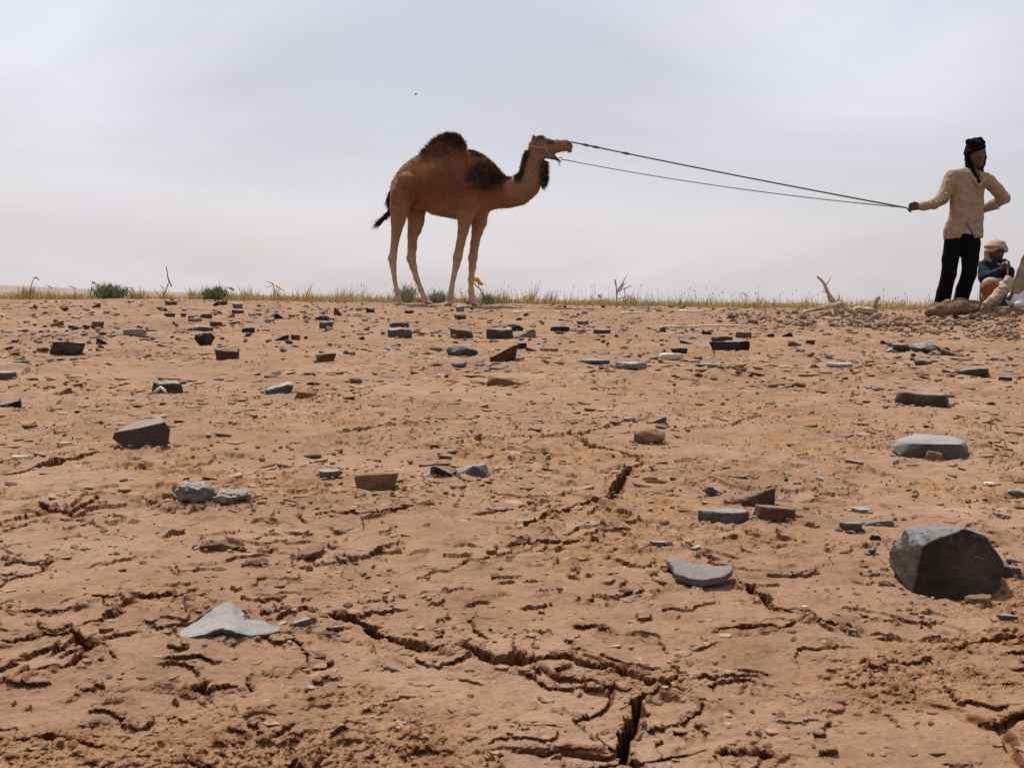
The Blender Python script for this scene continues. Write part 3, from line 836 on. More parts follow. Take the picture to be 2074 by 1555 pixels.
V, F = tube([(x0 - 13 * s, y0 - .03, zz0 + .002), (x0 - 6 * s, y0 - .025, zz0 + 7 * s), (x0, y0 - .02, zz0 + 12 * s), (x0 + 7 * s, y0 - .025, zz0 + 7 * s), (x0 + 13 * s, y0 - .03, zz0 + .002)], [.004, .006, .006, .006, .004], 6, .15, 3)
o = obj('wood_chip', V - [x0, y0, zz0], F, MT['palewood']); o.location = (x0, y0, zz0)
tag(o, 'bent white chip leaning against the dark brick-shaped stone', 'chip')

# ------------------------------------------------------------------ scattered chips and stones
def chip_template(seed, thick, n=7):
    rg = np.random.default_rng(seed)
    a = np.sort(rg.uniform(0, 2 * math.pi, n)); a = np.linspace(0, 2 * math.pi, n, endpoint=False) + rg.uniform(-.35, .35, n)
    r = rg.uniform(.6, 1.05, n)
    x, y = np.cos(a) * r, np.sin(a) * r * rg.uniform(.5, .9)
    cz = rg.uniform(-.10, .16)
    tl = rg.uniform(-.12, .12, 2)
    z = lambda p, q: tl[0] * p + tl[1] * q + cz * (p * p + q * q)
    top = [(p * .93, q * .93, thick + z(p, q) + rg.uniform(-.1, .1) * thick) for p, q in zip(x, y)]
    mid = [(p, q, thick * .6 + z(p, q)) for p, q in zip(x, y)]
    bot = [(p * .9, q * .9, z(p, q) - .04) for p, q in zip(x, y)]
    V = np.array(top + mid + bot + [(0, 0, thick * 1.02 + z(0, 0))])
    F = []
    for i in range(n):
        k = (i + 1) % n
        F += [[i, k, 3 * n], [n + i, n + k, k], [n + i, k, i], [2 * n + i, 2 * n + k, n + k], [2 * n + i, n + k, n + i]]
    for i in range(1, n - 1): F.append([2 * n, 2 * n + i + 1, 2 * n + i])
    return V, np.array(F, np.int32)
def lump_template(seed, flat=.7):
    rg = np.random.default_rng(seed)
    P = rg.normal(size=(16, 3)); P /= np.linalg.norm(P, axis=1)[:, None]; P *= rg.uniform(.75, 1.05, (16, 1)); P[:, 2] = P[:, 2] * flat * .6 + flat * .45
    P[:, 1] *= rg.uniform(.6, .95)
    bm = bmesh.new(); vs = [bm.verts.new(p) for p in P]
    r = bmesh.ops.convex_hull(bm, input=vs)
    bmesh.ops.delete(bm, geom=list({g for g in r['geom_interior'] + r['geom_unused'] if isinstance(g, bmesh.types.BMVert)}), context='VERTS')
    bm.verts.index_update(); bmesh.ops.triangulate(bm, faces=bm.faces[:])
    V = np.array([v.co[:] for v in bm.verts]); F = np.array([[v.index for v in f.verts] for f in bm.faces], np.int32); bm.free()
    return V, F
CHIPS = [chip_template(100 + i, t) for i, t in enumerate([.10, .14, .2, .12, .26, .16, .10, .3])]
LUMPS = [lump_template(200 + i, f) for i, f in enumerate([.7, .9, .6, .8, .5, .75, 1.0, .65])]
def tmesh(nm, T):
    me = mesh_np(nm, T[0], T[1])
    me.shade_smooth() if len(T[1]) == 80 else me.shade_flat()
    return me
def scatter_region(n, pxr, pyr, rg):
    """points over the ground inside a picture region: world positions"""
    out_ = []
    for i in range(n):
        px, py = rg.uniform(*pxr), rg.uniform(*pyr)
        out_.append(ground_pt(px, py))
    return np.array(out_)
LAND = []
def short_of(lb):
    w = lb.replace(',', ' ,').split(); out_ = []
    for i, t in enumerate(w):
        if i >= 2 and t in (',', 'on', 'left', 'right', 'behind', 'beside', 'with', 'in', 'before', 'below', 'above', 'lying', 'standing', 'at', 'directly', 'wedged', 'between', 'alone', 'under', 'leaning', 'resting', 'touching', 'near', 'cut', 'rising', 'pointing', 'peeping', 'tilted', 'stacked', 'half', 'like'): break
        out_.append(t)
    return ' '.join(out_)
COLW = {'slate': 'grey', 'pale': 'pale grey', 'mauve': 'mauve', 'brown': 'brown', 'dark': 'blackish', 'varnish': 'dark brown', 'tan': 'tan'}
ORD = ['nearest', 'second nearest', 'third nearest', 'fourth nearest', 'fifth nearest', 'sixth nearest', 'seventh nearest', 'eighth nearest', 'ninth nearest']
def label_strewn(objs, noun):
    if not LAND:
        hs = [o for o in bpy.data.objects if o.get('category') in ('stone', 'clod') and not o.get('group')]
        sh = [short_of(o['label']) for o in hs]
        for o, t in zip(hs, sh):
            if sh.count(t) == 1 and len(t.split()) <= 7: LAND.append((o.location.x / o.location.y, 1 / o.location.y, t))
    rec = []
    for o, m_ in objs:
        u, v = o.location.x / o.location.y, 1 / o.location.y
        k = min(range(len(LAND)), key=lambda i: (LAND[i][0] - u) ** 2 + (.36 * (LAND[i][1] - v)) ** 2)
        du, dv = u - LAND[k][0], .36 * (v - LAND[k][1])
        side = ('right of' if du > 0 else 'left of') if abs(du) > abs(dv) else ('in front of' if dv > 0 else 'behind')
        rec.append((o, COLW[m_], side, LAND[k][2], math.hypot(du, dv)))
    seen = {}
    for r in rec: seen.setdefault(r[1:4], []).append(r)
    for key, rs in seen.items():
        rs.sort(key=lambda r: r[4])
        for i, r in enumerate(rs):
            rank = '' if len(rs) == 1 else ', ' + ORD[min(i, 8)]
            r[0]['label'] = f"{key[0]} {noun} {key[1]} the {key[2]}{rank}"
def individuals(name, n, pts, size, temps, mats, label, cat, group, rg, tilt=.15):
    ms = {}; made = []
    zs = gz(pts[:, 0], pts[:, 1])
    for i in range(n):
        k = int(rg.integers(len(temps))); m_ = mats[int(rg.integers(len(mats)))]
        if (k, m_) not in ms:
            me = tmesh(name, temps[k]); me.materials.append(MT[m_]); ms[(k, m_)] = me
        o = bpy.data.objects.new(name, ms[(k, m_)])
        sc = size(rg, pts[i][1])
        o.scale = (sc, sc * rg.uniform(.8, 1.2), sc * rg.uniform(.7, 1.3))
        o.rotation_euler = (rg.normal() * tilt, rg.normal() * tilt, rg.uniform(0, 6.28))
        o.location = (pts[i][0], pts[i][1], zs[i] - .02 * sc)
        link(o)
        made.append((o, m_))
        if cat: tag(o, label, cat, group)
        else: o.parent = GROUND
    return made
rg = np.random.default_rng(77)
sz = lambda lo, hi: (lambda r, y: math.exp(r.uniform(math.log(lo), math.log(hi))) * y / FPX * .5)
label_strewn(individuals('slate_chip', 95, scatter_region(95, (0, 1500), (622, 712), rg), sz(10, 30), CHIPS, ['slate', 'slate', 'pale', 'mauve'],
            'flat grey slate chip strewn over the stony flat near the camel', 'chip', 'slate chips strewn over the far stony flat', rg), 'flat chip')
label_strewn(individuals('stone', 70, scatter_region(70, (0, 1500), (622, 705), rg), sz(7, 17), LUMPS, ['brown', 'varnish', 'dark'],
            'small dark stone strewn over the stony flat near the camel', 'stone', 'small stones strewn over the far stony flat', rg), 'small stone')
label_strewn(individuals('slate_chip', 60, scatter_region(60, (0, 2074), (712, 860), rg), sz(12, 34), CHIPS, ['slate', 'pale', 'brown', 'mauve'],
            'thin chip lying on the cracked mud in the middle ground', 'chip', 'thin chips on the middle ground', rg), 'thin chip')
label_strewn(individuals('slate_chip', 40, scatter_region(40, (1700, 2074), (730, 830), rg), sz(10, 26), CHIPS, ['slate', 'dark', 'pale'],
            'grey chip in the gravelly patch at the far right edge', 'chip', 'grey chips in the gravelly patch at the right', rg), 'gravel chip')
label_strewn(individuals('pebble', 45, scatter_region(45, (1300, 2074), (960, 1250), rg), sz(8, 22), LUMPS + CHIPS[:3], ['slate', 'tan', 'brown', 'mauve'],
            'tiny loose pebble around the big dark block and slate slabs', 'pebble', 'loose pebbles around the big dark block', rg), 'loose pebble')
individuals('mud_flake', 170, scatter_region(170, (-60, 2130), (860, 1540), rg), sz(10, 42), CHIPS[:4] + CHIPS[5:7], ['tan'], None, None, None, rg, .07)

def merge(name, temps, pts, zs, sizes, cols, rg, tilt=.12, parent=None, kind='stuff', mat='stuff', flatten=(.7, 1.3)):
    V = []; F = []; C = []; off = 0
    for i in range(len(pts)):
        tv, tf = temps[int(rg.integers(len(temps)))]
        a = rg.uniform(0, 6.28); ca, sa_ = math.cos(a), math.sin(a); s_ = sizes[i]
        v = tv * [s_, s_ * rg.uniform(.75, 1.25), s_ * rg.uniform(*flatten)]
        v = np.stack([v[:, 0] * ca - v[:, 1] * sa_, v[:, 0] * sa_ + v[:, 1] * ca, v[:, 2] + v[:, 0] * rg.normal() * tilt + v[:, 1] * rg.normal() * tilt], 1)
        v += [pts[i][0], pts[i][1], zs[i] - .05 * s_]
        V.append(v); F.append(tf + off); off += len(tv); C.append(np.repeat(cols[i][None], len(tv), 0))
    o = obj(name, np.concatenate(V), np.concatenate(F), MT[mat], parent, False, color=np.concatenate(C))
    return tag(o, kind=kind)
def pick(pal, n, rg):
    pal = np.array(pal); k = rg.integers(len(pal), size=n)
    return pal[k] * rg.uniform(.75, 1.25, (n, 1))
def world_scatter(n, y0, y1, rg, power=1.0, umax=.56):
    t = rg.random(n); y = (y0 ** power + t * (y1 ** power - y0 ** power)) ** (1 / power)
    x = (y + .1) * rg.uniform(-umax, umax, n)
    return np.stack([x, y], 1)
TAN = [(.185, .112, .070), (.21, .132, .086), (.165, .092, .054), (.20, .118, .07)]
SLT = [(.115, .105, .10), (.17, .158, .152), (.07, .062, .06), (.22, .205, .195), (.085, .05, .036)]
# mud flakes and crumbs, clustered
def clustered(P, rg, thr, f=1.6, seed=5):
    m_ = perlin(P[:, 0] * f, P[:, 1] * f, seed) + .4 * perlin(P[:, 0] * f * 3, P[:, 1] * f * 3, seed + 1)
    return P[m_ > thr + rg.uniform(-.25, .25, len(P))]
P = clustered(world_scatter(6200, .5, 4.5, rg, .55, .68), rg, .02)
merge('mud_flakes', CHIPS[:4] + CHIPS[5:7], P, gz(P[:, 0], P[:, 1]), np.exp(rg.uniform(math.log(.002), math.log(.010), len(P))) * np.sqrt(P[:, 1]), pick(TAN, len(P), rg), rg, .08, flatten=(.5, .9))
P = clustered(world_scatter(7000, .5, 4.0, rg, .5, .68), rg, .08, 2.4, 9)
ring = []
for o_ in list(bpy.data.objects):
    if o_.get('category') in ('stone', 'clod') and not o_.get('group') and o_.location.y < 4.5 and o_.type == 'MESH':
        vv = np.array([v.co[:] for v in o_.data.vertices]); rx = np.ptp(vv[:, 0]) / 2; ry = np.ptp(vv[:, 1]) / 2; cy0 = (vv[:, 1].max() + vv[:, 1].min()) / 2
        k_ = int(14 + 260 * rx)
        a_ = rg.uniform(0, 6.28, k_); q_ = rg.uniform(.92, 1.35, k_)
        ring.append(np.stack([o_.location.x + np.cos(a_) * rx * q_, o_.location.y + cy0 + np.sin(a_) * ry * q_], 1))
P = np.concatenate([P] + ring)
merge('mud_crumbs', LUMPS, P, gz(P[:, 0], P[:, 1]), np.exp(rg.uniform(math.log(.0012), math.log(.006), len(P))) * np.sqrt(P[:, 1]), pick(TAN + [(.18, .09, .045)], len(P), rg), rg)
P = clustered(world_scatter(6500, 4.0, 14.5, rg, 1.0), rg, .06, .7, 13)
merge('far_flakes', CHIPS, P, gz(P[:, 0], P[:, 1]), np.exp(rg.uniform(math.log(.012), math.log(.055), len(P))), pick(TAN + TAN + TAN + SLT[:3], len(P), rg), rg, .10, flatten=(.5, 1.0))
P = clustered(world_scatter(3500, 5.5, 14.5, rg, 1.1), rg, .05, .9, 17)
merge('far_gravel', LUMPS + CHIPS[4:], P, gz(P[:, 0], P[:, 1]), np.exp(rg.uniform(math.log(.010), math.log(.035), len(P))), pick(SLT + TAN[:2] + [(.09, .055, .04), (.06, .05, .05)], len(P), rg), rg)
P = clustered(world_scatter(5200, 1.8, 6.5, rg, .9, .62), rg, .0, 1.1, 25)
merge('middle_flakes', CHIPS[:4] + CHIPS[5:7], P, gz(P[:, 0], P[:, 1]), np.exp(rg.uniform(math.log(.007), math.log(.032), len(P))), pick(TAN, len(P), rg), rg, .10, flatten=(.6, 1.3))
P = clustered(world_scatter(1000, .9, 5.0, rg, .9), rg, .22, 1.3, 21)
merge('grey_grit', CHIPS + LUMPS[:3], P, gz(P[:, 0], P[:, 1]), np.exp(rg.uniform(math.log(.0015), math.log(.008), len(P))) * np.sqrt(P[:, 1]), pick(SLT, len(P), rg), rg)
# rounded droppings in front of the mound
rg = np.random.default_rng(5)
def ball_template(seed):
    r_ = np.random.default_rng(seed)
    bm = bmesh.new(); bmesh.ops.create_icosphere(bm, subdivisions=1, radius=1.0)
    V = np.array([v.co[:] for v in bm.verts]) * [1.0, r_.uniform(.65, .85), r_.uniform(.5, .7)] * (1 + r_.uniform(-.08, .08, (len(bm.verts), 1)))
    V[:, 2] += .45
    F = np.array([[v.index for v in f.verts] for f in bm.faces], np.int32); bm.free()
    return V, F
BALLS = [ball_template(i) for i in range(6)]
MT['dung'] = material('dry_droppings', b_rock((.165, .10, .062), (.21, .135, .088), (.255, .175, .12), 14, .004, .2), .95, .1)
def strip_pts(n, rg):
    out_ = []
    while len(out_) < n:
        px = rg.uniform(1480, 2090); lo = 634 + (px - 1480) * .012; hi = 652 + (px - 1480) * .068
        if rg.random() > .35 + .65 * (px - 1480) / 500: continue
        out_.append(ground_pt(px, rg.uniform(lo, hi)))
    return np.array(out_)
pts = strip_pts(190, rg)
individuals('dung_pellet', 190, pts, sz(11, 22), BALLS, ['dung'], 'rounded tan dropping in the litter before the dirt mound', 'dropping', 'droppings littering the ground before the mound', rg, .3)
pts = strip_pts(650, rg)
merge('dung_litter', BALLS + LUMPS[:3], pts, gz(pts[:, 0], pts[:, 1]), rg.uniform(.008, .022, len(pts)), pick([(.20, .135, .085), (.16, .10, .062), (.24, .165, .105)], len(pts), rg), rg)
# ------------------------------------------------------------------ grass and shrubs
def blades(bases, heights, widths, leans, cols, rg, seg=2):
    """tapered blades: returns V (n*(2*seg+1)), F tris, colours"""
    n = len(bases); k = 2 * seg + 1
    az = rg.uniform(0, 2 * math.pi, n)
    ux, uy = np.cos(az), np.sin(az)                     # width direction
    la = rg.uniform(0, 2 * math.pi, n); lx, ly = np.cos(la) * leans, np.sin(la) * leans
    V = np.zeros((n, k, 3)); idx = 0
    for j in range(seg):
        t = j / seg
        cx_ = bases[:, 0] + lx * heights * t * t; cy_ = bases[:, 1] + ly * heights * t * t; cz = bases[:, 2] + heights * t
        w = widths * (1 - .6 * t)
        V[:, 2 * j] = np.stack([cx_ - ux * w, cy_ - uy * w, cz], 1); V[:, 2 * j + 1] = np.stack([cx_ + ux * w, cy_ + uy * w, cz], 1)
    V[:, k - 1] = np.stack([bases[:, 0] + lx * heights, bases[:, 1] + ly * heights, bases[:, 2] + heights * (1 - .2 * leans)], 1)
    f = []
    for j in range(seg - 1): f += [[2 * j, 2 * j + 1, 2 * j + 3], [2 * j, 2 * j + 3, 2 * j + 2]]
    f.append([2 * seg - 2, 2 * seg - 1, k - 1])
    F = (np.array(f)[None] + (np.arange(n) * k)[:, None, None]).reshape(-1, 3)
    C = np.repeat(cols[:, None, :], k, 1).reshape(-1, 3)
    return V.reshape(-1, 3), F.astype(np.int32), C
rg = np.random.default_rng(19)
# dry grass on the crest and the plain behind it
n = 46000
t = rg.random(n)
y = 15.2 + (60 - 15.2) * t ** 1.9
x = (y) * rg.uniform(-.58, .52, n)
den = perlin(x * .55, y * .30, 101) + .5 * perlin(x * 2.1, y * 1.2, 102)
keep_ = den > -.12 + rg.uniform(-.2, .2, n)
u_ = x / y
# no grass where the bare plain shows at the far left nearer than 19 m
keep_ &= ~((u_ < -.30) & (y < 22 + 6 * perlin(x, y * 0, 7)))
x, y = x[keep_], y[keep_]; n = len(x); u_ = x / y
g = np.clip(.5 + .9 * perlin(x * .8, y * .8, 103) + rg.normal(0, .25, n), 0, 1)[:, None]
tone = np.clip((u_ + .3) * 1.2, 0, 1)[:, None]
cols = (np.array([.50, .355, .14]) * (1 - .7 * g) + np.array([.27, .245, .10]) * .7 * g) * rg.uniform(.7, 1.25, (n, 1))
hh = rg.uniform(.07, .22, n) * (.85 + .9 * den[keep_]) * np.where(u_ < -.3, 1.3, 1.0)
bs = np.stack([x, y, base(x, y) - .01], 1)
cl = 70; cxx = rg.uniform(-.47, .47, cl); cyy = rg.uniform(15.3, 24, cl); per = 45
ccx = np.repeat(cxx * cyy, per) + rg.normal(0, .07, cl * per); ccy = np.repeat(cyy, per) + rg.normal(0, .07, cl * per)
hs_ = np.repeat(rg.uniform(.16, .36, cl), per) * rg.uniform(.5, 1.1, cl * per)
bs = np.concatenate([bs, np.stack([ccx, ccy, base(ccx, ccy) - .01], 1)]); hh = np.concatenate([hh, hs_])
cols = np.concatenate([cols, np.repeat(np.array([.40, .27, .10]) * rg.uniform(.6, 1.2, (cl, 1)), per, 0)]); n = len(bs); y = bs[:, 1]
V, F, C = blades(bs, hh, rg.uniform(.003, .008, n) * np.sqrt(y / 15), rg.uniform(.05, .7, n), cols, rg, 2)
# seed heads on taller stalks
m_ = 330
xs2 = rg.uniform(-.15, .47, m_); ys2 = rg.uniform(15, 22, m_); xs2 = xs2 * ys2
bs2 = np.stack([xs2, ys2, base(xs2, ys2) - .01], 1); h2 = rg.uniform(.14, .36, m_)
V2, F2, C2 = blades(bs2, h2, np.full(m_, .0042), rg.uniform(0, .3, m_), np.tile([.22, .17, .09], (m_, 1)), rg, 2)
tips = V2.reshape(m_, 5, 3)[:, 4]
V3, F3, C3 = blades(tips - [0, 0, .018], np.full(m_, .034), np.full(m_, .0062), np.zeros(m_), np.tile([.10, .075, .045], (m_, 1)), rg, 2)
Vt = np.concatenate([V, V2, V3]); Ft = np.concatenate([F, F2 + len(V), F3 + len(V) + len(V2)]); Ct = np.concatenate([C, C2, C3])
tag(obj('dry_grass', Vt, Ft, MT['leaf'], None, False, color=Ct), kind='stuff')

def shrub(px, py, wp, hp, Y, label, col, n=2600, seed=0, tuft=False):
    rg = np.random.default_rng(seed)
    p = at(px, py, Y); x0, y0 = p[0], Y; s = Y / FPX
    z0 = float(base(x0, y0)); R = wp * s / 2; H = (p[2] - z0) + hp * s
    t = thing('desert_shrub', (x0, y0, z0), label, 'shrub', 'green shrubs along the crest')
    stems = []
    dirs = []
    for i in range(26):
        a = rg.uniform(0, 6.28); r = R * math.sqrt(rg.random())
        tip = np.array([math.cos(a) * r, math.sin(a) * r * .8, H * (1 - .55 * (r / R) ** 2) * rg.uniform(.7, 1.05)])
        q = np.array([[0, 0, -.01], tip * [.4, .4, .45], tip]); q[0, :2] = tip[:2] * .15
        dirs.append(q)
        stems.append(tube(q + [x0, y0, z0], [.004, .003, .0012], 4))
    V, F = join(stems)
    obj('stem', V, F, MT['wood'], t)
    k = rg.integers(26, size=n); tt = rg.uniform(.12, 1.0, n)
    Q = np.array(dirs)[k]
    pos = np.where(tt[:, None] < .5, Q[:, 0] + (Q[:, 1] - Q[:, 0]) * tt[:, None] * 2, Q[:, 1] + (Q[:, 2] - Q[:, 1]) * (tt[:, None] * 2 - 1))
    pos = pos + rg.normal(0, .02 + .03 * R, (n, 3)); pos[:, 2] = np.maximum(pos[:, 2], .0)
    cols = np.array(col) * rg.uniform(.6, 1.35, (n, 1)) + rg.uniform(0, .02, (n, 3))
    V, F, C = blades(pos + [x0, y0, z0], rg.uniform(.03, .085, n) * (1.4 if tuft else 1), rg.uniform(.0025, .006, n), rg.uniform(.1, .9, n), cols, rg, 2)
    obj('foliage', V, F, MT['leaf'], t, False, color=C)
    return t
shrub(220, 607, 88, 26, 15.5, 'larger round green shrub on the left skyline', (.135, .18, .075), 3200, 1)
shrub(440, 610, 58, 25, 15.2, 'smaller round green shrub left of the camel', (.135, .18, .075), 2300, 2)
shrub(822, 616, 70, 30, 14.6, 'wispy grey-green shrub behind the camel hind legs', (.27, .28, .18), 900, 3, True)
shrub(888, 614, 44, 18, 14.8, 'low grey-green tuft between the camel hind and front legs', (.27, .28, .18), 600, 4, True)
shrub(990, 616, 46, 12, 15.0, 'low green tuft under the orange rag', (.24, .23, .12), 600, 5, True)
shrub(60, 594, 40, 12, 24.0, 'small tawny tuft at the far left skyline', (.24, .15, .07), 700, 6, True)

# ------------------------------------------------------------------ twigs and dead branches
def twig(name, Y, lines, mat, label, cat='twig', scraps=(), rmin=.3, sides=6, group=None):
    """lines: list of [(px,py,r px),...]; scraps: (points px, width px, material, name)"""
    s = Y / FPX
    b = at(lines[0][0][0], lines[0][0][1], Y); zb_ = float(base(b[0], Y))
    t = thing(name, (b[0], Y, min(b[2], zb_)), label, cat, group)
    for i, ln in enumerate(lines):
        pts = [at(q[0], q[1], Y) + [0, (.03 * math.sin(i * 2.1 + j)) if i else 0, 0] for j, q in enumerate(ln)]
        if i == 0 and b[2] > zb_ - .02:
            pts = [np.array([b[0], Y, zb_ - .03])] + pts; rr = [ln[0][2]] + [q[2] for q in ln]
        else: rr = [q[2] for q in ln]
        sp = smooth_path(pts, 4)
        rad = np.interp(np.linspace(0, 1, len(sp)), np.linspace(0, 1, len(rr)), rr) * s
        V, F = tube(sp, rad, sides, .22, i + int(ln[0][0]))
        obj('stem' if i == 0 else 'branch', V, F, MT[mat], t, True, 50)
    for pts, w, m, nm in scraps:
        P = smooth_path([at(a, b_, Y) for a, b_ in pts], 4); V = []; F = []
        for i, p in enumerate(P):
            f = i / (len(P) - 1); ww = w * s * (.35 + .65 * math.sin(math.pi * min(1, .15 + f * .8)))
            wob = np.array([0, .02 * math.sin(f * 9), .006 * math.sin(f * 14)])
            V += [p + wob + [ww * .3, .02, ww], p + wob * .5 + [0, -.02, 0], p + wob - [ww * .3, -.015, ww]]
        for i in range(len(P) - 1):
            for k in (0, 1): F.append([i * 3 + k, i * 3 + k + 1, i * 3 + 4 + k, i * 3 + 3 + k])
        oo = obj(nm, V, F, MT[m], t, True)
        md = oo.modifiers.new('thickness', 'SOLIDIFY'); md.thickness = .003
    return t
MT['orange'] = material('orange_rag', b_plain((.50, .20, .045), (.66, .33, .09), 8, .002), .8, .2)
MT['yellow'] = material('yellowed_scrap', b_plain((.55, .38, .19), (.72, .55, .33), 8, .002), .8, .2)
MT['greyscrap'] = material('grey_scrap', b_plain((.22, .22, .22), (.40, .38, .36), 8, .002), .8, .2)
twig('dry_twig', 14.6, [[(61,597,.9),(63,580,.8),(67,566,.7)],[(67,566,.7),(73,562,.6),(78,567,.5)]], 'darkwood', 'thin hooked twig at the far left skyline', scraps=[([(68,564),(74,561),(80,568)], 1.0, 'greyscrap', 'scrap')])
twig('dry_twig', 16, [[(184,592,.6),(186,580,.5),(187,569,.5)],[(187,570,1.2),(195,576,1.3),(209,584,1.2)]], 'darkwood', 'leaning twig with pale tip left of the larger shrub', scraps=[([(185,568),(188,571),(189,575)], 2.2, 'yellow', 'scrap')])
twig('dry_twig', 14.8, [[(329,604,1.2),(336,588,1.1),(341,574,1.0)],[(341,572,1.3),(340,560,1.1),(338,540,.7)],[(341,562,1.2),(345,572,1.2),(348,580,1.2)]], 'darkwood', 'tall bare crooked twig between the two green shrubs')
twig('dry_twig', 15.5, [[(557,600,1.0),(556,588,.9),(552,576,.9)],[(552,575,.8),(545,571,.7),(541,571,.6)],[(553,576,.6),(545,581,.5),(534,579,.4)]], 'darkwood', 'bare twig with a pale strip left of the camel', scraps=[([(552,573),(562,580),(575,588)], 2.0, 'yellow', 'strip')])
twig('dry_twig', 14.2, [[(981,607,1.3),(976,593,1.2),(969,581,1.1)],[(969,583,.9),(963,577,.9),(959,571,.8)],[(970,581,.8),(968,574,.7)]], 'darkwood', 'forked twig with orange rag beside the camel front foot',
     scraps=[([(958,561),(966,566),(978,577)], 5.5, 'orange', 'rag')])
for px, py, dx, w, m, lb in [(1062,601,-7,2.2,'yellow','pale scrap snagged on grass right of the camel'),(1215,598,3,5.0,'yellow','yellow-brown scrap hovering on a grass stalk left of dead shrub'),
                     (1511,597,4,1.6,'yellow','thin yellow scrap above the grass left of the dead branch'),(934,591,5,1.3,'yellow','thin pale scrap between the camel front feet'),
                     (100,580,6,1.4,'greyscrap','grey strip on the skyline right of the hooked twig'),(146,581,8,1.4,'greyscrap','dark strip on the skyline left of the larger shrub'),
                     (263,583,5,1.2,'greyscrap','thin strip on the skyline right of the larger shrub'),(328,581,4,1.2,'greyscrap','tiny strip on the skyline left of the tall crooked twig'),
                     (468,584,7,3.0,'greyscrap','dark ragged scrap above the smaller green shrub')]:
    twig('snagged_scrap', 16.5, [[(px + dx * .6, py + 22, .3),(px + dx * .7, py + 10, .3),(px + dx * .6, py + 2, .25)]], 'darkwood', lb, 'scrap',
         scraps=[([(px - dx, py - 3), (px, py), (px + dx, py + 3)], w, m, 'scrap')], sides=4)
twig('dead_shrub', 12.9, [[(1249,621,1.8),(1249,605,1.8),(1249,593,1.5),(1248,580,1.2),(1246,570,1.8),(1244,565,.8)],
     [(1250,595,1.4),(1253,586,1.4),(1259,575,1.2),(1265,564,.8),(1270,557,.4)],[(1253,592,1.2),(1257,585,1.6),(1261,578,2.2),(1263,571,1.0)],
     [(1254,588,1.1),(1264,585,1.0),(1273,581,.9),(1279,578,.6)],[(1250,607,.9),(1259,603,.9),(1268,600,.7),(1275,598,.5)],[(1267,620,1.0),(1266,605,.8),(1265,590,.7),(1264,582,.5)],
     [(1250,607,.6),(1245,606,.5),(1240,606,.4)],[(1258,577,.7),(1264,576,.6),(1268,573,.5)]], 'wood', 'bare dead shrub standing in the dry grass right of the camel', 'shrub')
# dead branches, right
twig('dead_branch', 11.2, [[(1694,626,5.5),(1684,606,6.0),(1676,590,3.6),(1667,572,2.6),(1655,559,2.0)],[(1671,582,1.4),(1678,570,1.0),(1682,560,.5)],[(1680,600,1.6),(1670,592,1.0),(1662,590,.5)],[(1690,616,2.4),(1700,604,1.4),(1703,596,.6)]], 'wood', 'pale dead branch standing upright left of the standing man', 'branch')
twig('dead_branch', 10.6, [[(1626,634,2.6),(1650,627,3.8),(1680,621,4.6),(1704,616,5.0),(1715,625,5.2),(1734,635,5.0)],[(1704,616,2.8),(1705,607,1.8)],[(1655,626,1.4),(1645,618,.8),(1640,612,.4)],[(1715,624,2.0),(1726,618,1.2),(1738,617,.6)]], 'wood', 'bent pale log lying across the upright dead branch', 'branch')
twig('dead_branch', 10.9, [[(1733,627,6.5),(1750,629,8),(1768,630,7.5),(1776,630,9.0)],[(1770,626,6.5),(1773,612,6.0),(1779,600,3.2)],[(1773,622,3.0),(1784,616,1.4)]], 'wood', 'broken brown stump lying left of the standing man', 'branch')
twig('dead_branch', 11.6, [[(1552,622,1.2),(1575,627,1.6),(1600,634,1.8)]], 'wood', 'thin brown branch in the grass left of the log', 'branch')
def ground_stick(pts, r, mat, label, seed=0):
    P = []
    for a, b_ in pts:
        x, y = ground_pt(a, b_); P.append((x, y, 0))
    P = np.array(P); P[:, 1] = P[:, 1] * .35 + P[:, 1].mean() * .65
    P[:, 2] = gz(P[:, 0], P[:, 1]) + r * .9
    sp = smooth_path(P, 4); rad = r * (1 - .5 * np.linspace(0, 1, len(sp)))
    b = P[0]
    V, F = tube(sp - b, rad, 6, .15, seed)
    o = obj('stick', V, F, MT[mat]); o.location = b
    tag(o, label, 'stick')
ground_stick([(1366,627),(1385,632),(1410,634),(1436,636)], .014, 'palewood', 'bleached bone-white stick in front of the dry grass', 1)
ground_stick([(1352,668),(1400,667),(1450,663),(1486,654)], .012, 'palewood', 'long crooked pale stick in front of small stones', 2)
ground_stick([(1258,634),(1280,637),(1306,638)], .012, 'palewood', 'short pale stick at the foot of the dead shrub', 3)
ground_stick([(1470,638),(1510,640),(1560,640)], .010, 'wood', 'thin brown stick lying left of the log', 4)
ground_stick([(1155,677),(1175,672),(1192,666)], .009, 'wood', 'pale stick ending at the long dark stone', 5)
ground_stick([(1640,648),(1680,646),(1716,644)], .012, 'palewood', 'straight pale stick in front of the log', 6)
ground_stick([(1655,660),(1700,658),(1730,661)], .008, 'palewood', 'straw-coloured stick among droppings below the log', 7)
ground_stick([(1815,669),(1850,671),(1885,672)], .006, 'palewood', 'straight straw stick among droppings below the man', 8)
ground_stick([(1955,651),(1990,652),(2030,654)], .005, 'palewood', 'thin straw at the foot of the dirt mound', 9)
ground_stick([(1040,632),(1058,637),(1078,632)], .010, 'palewood', 'curved pale twig behind the dark round stone', 10)
ground_stick([(1530,648),(1545,655),(1560,662)], .012, 'wood', 'short thick stick left of the droppings', 11)
ground_stick([(715,627),(735,626),(752,625)], .012, 'wood', 'short brown stick left of the camel hind foot', 12)

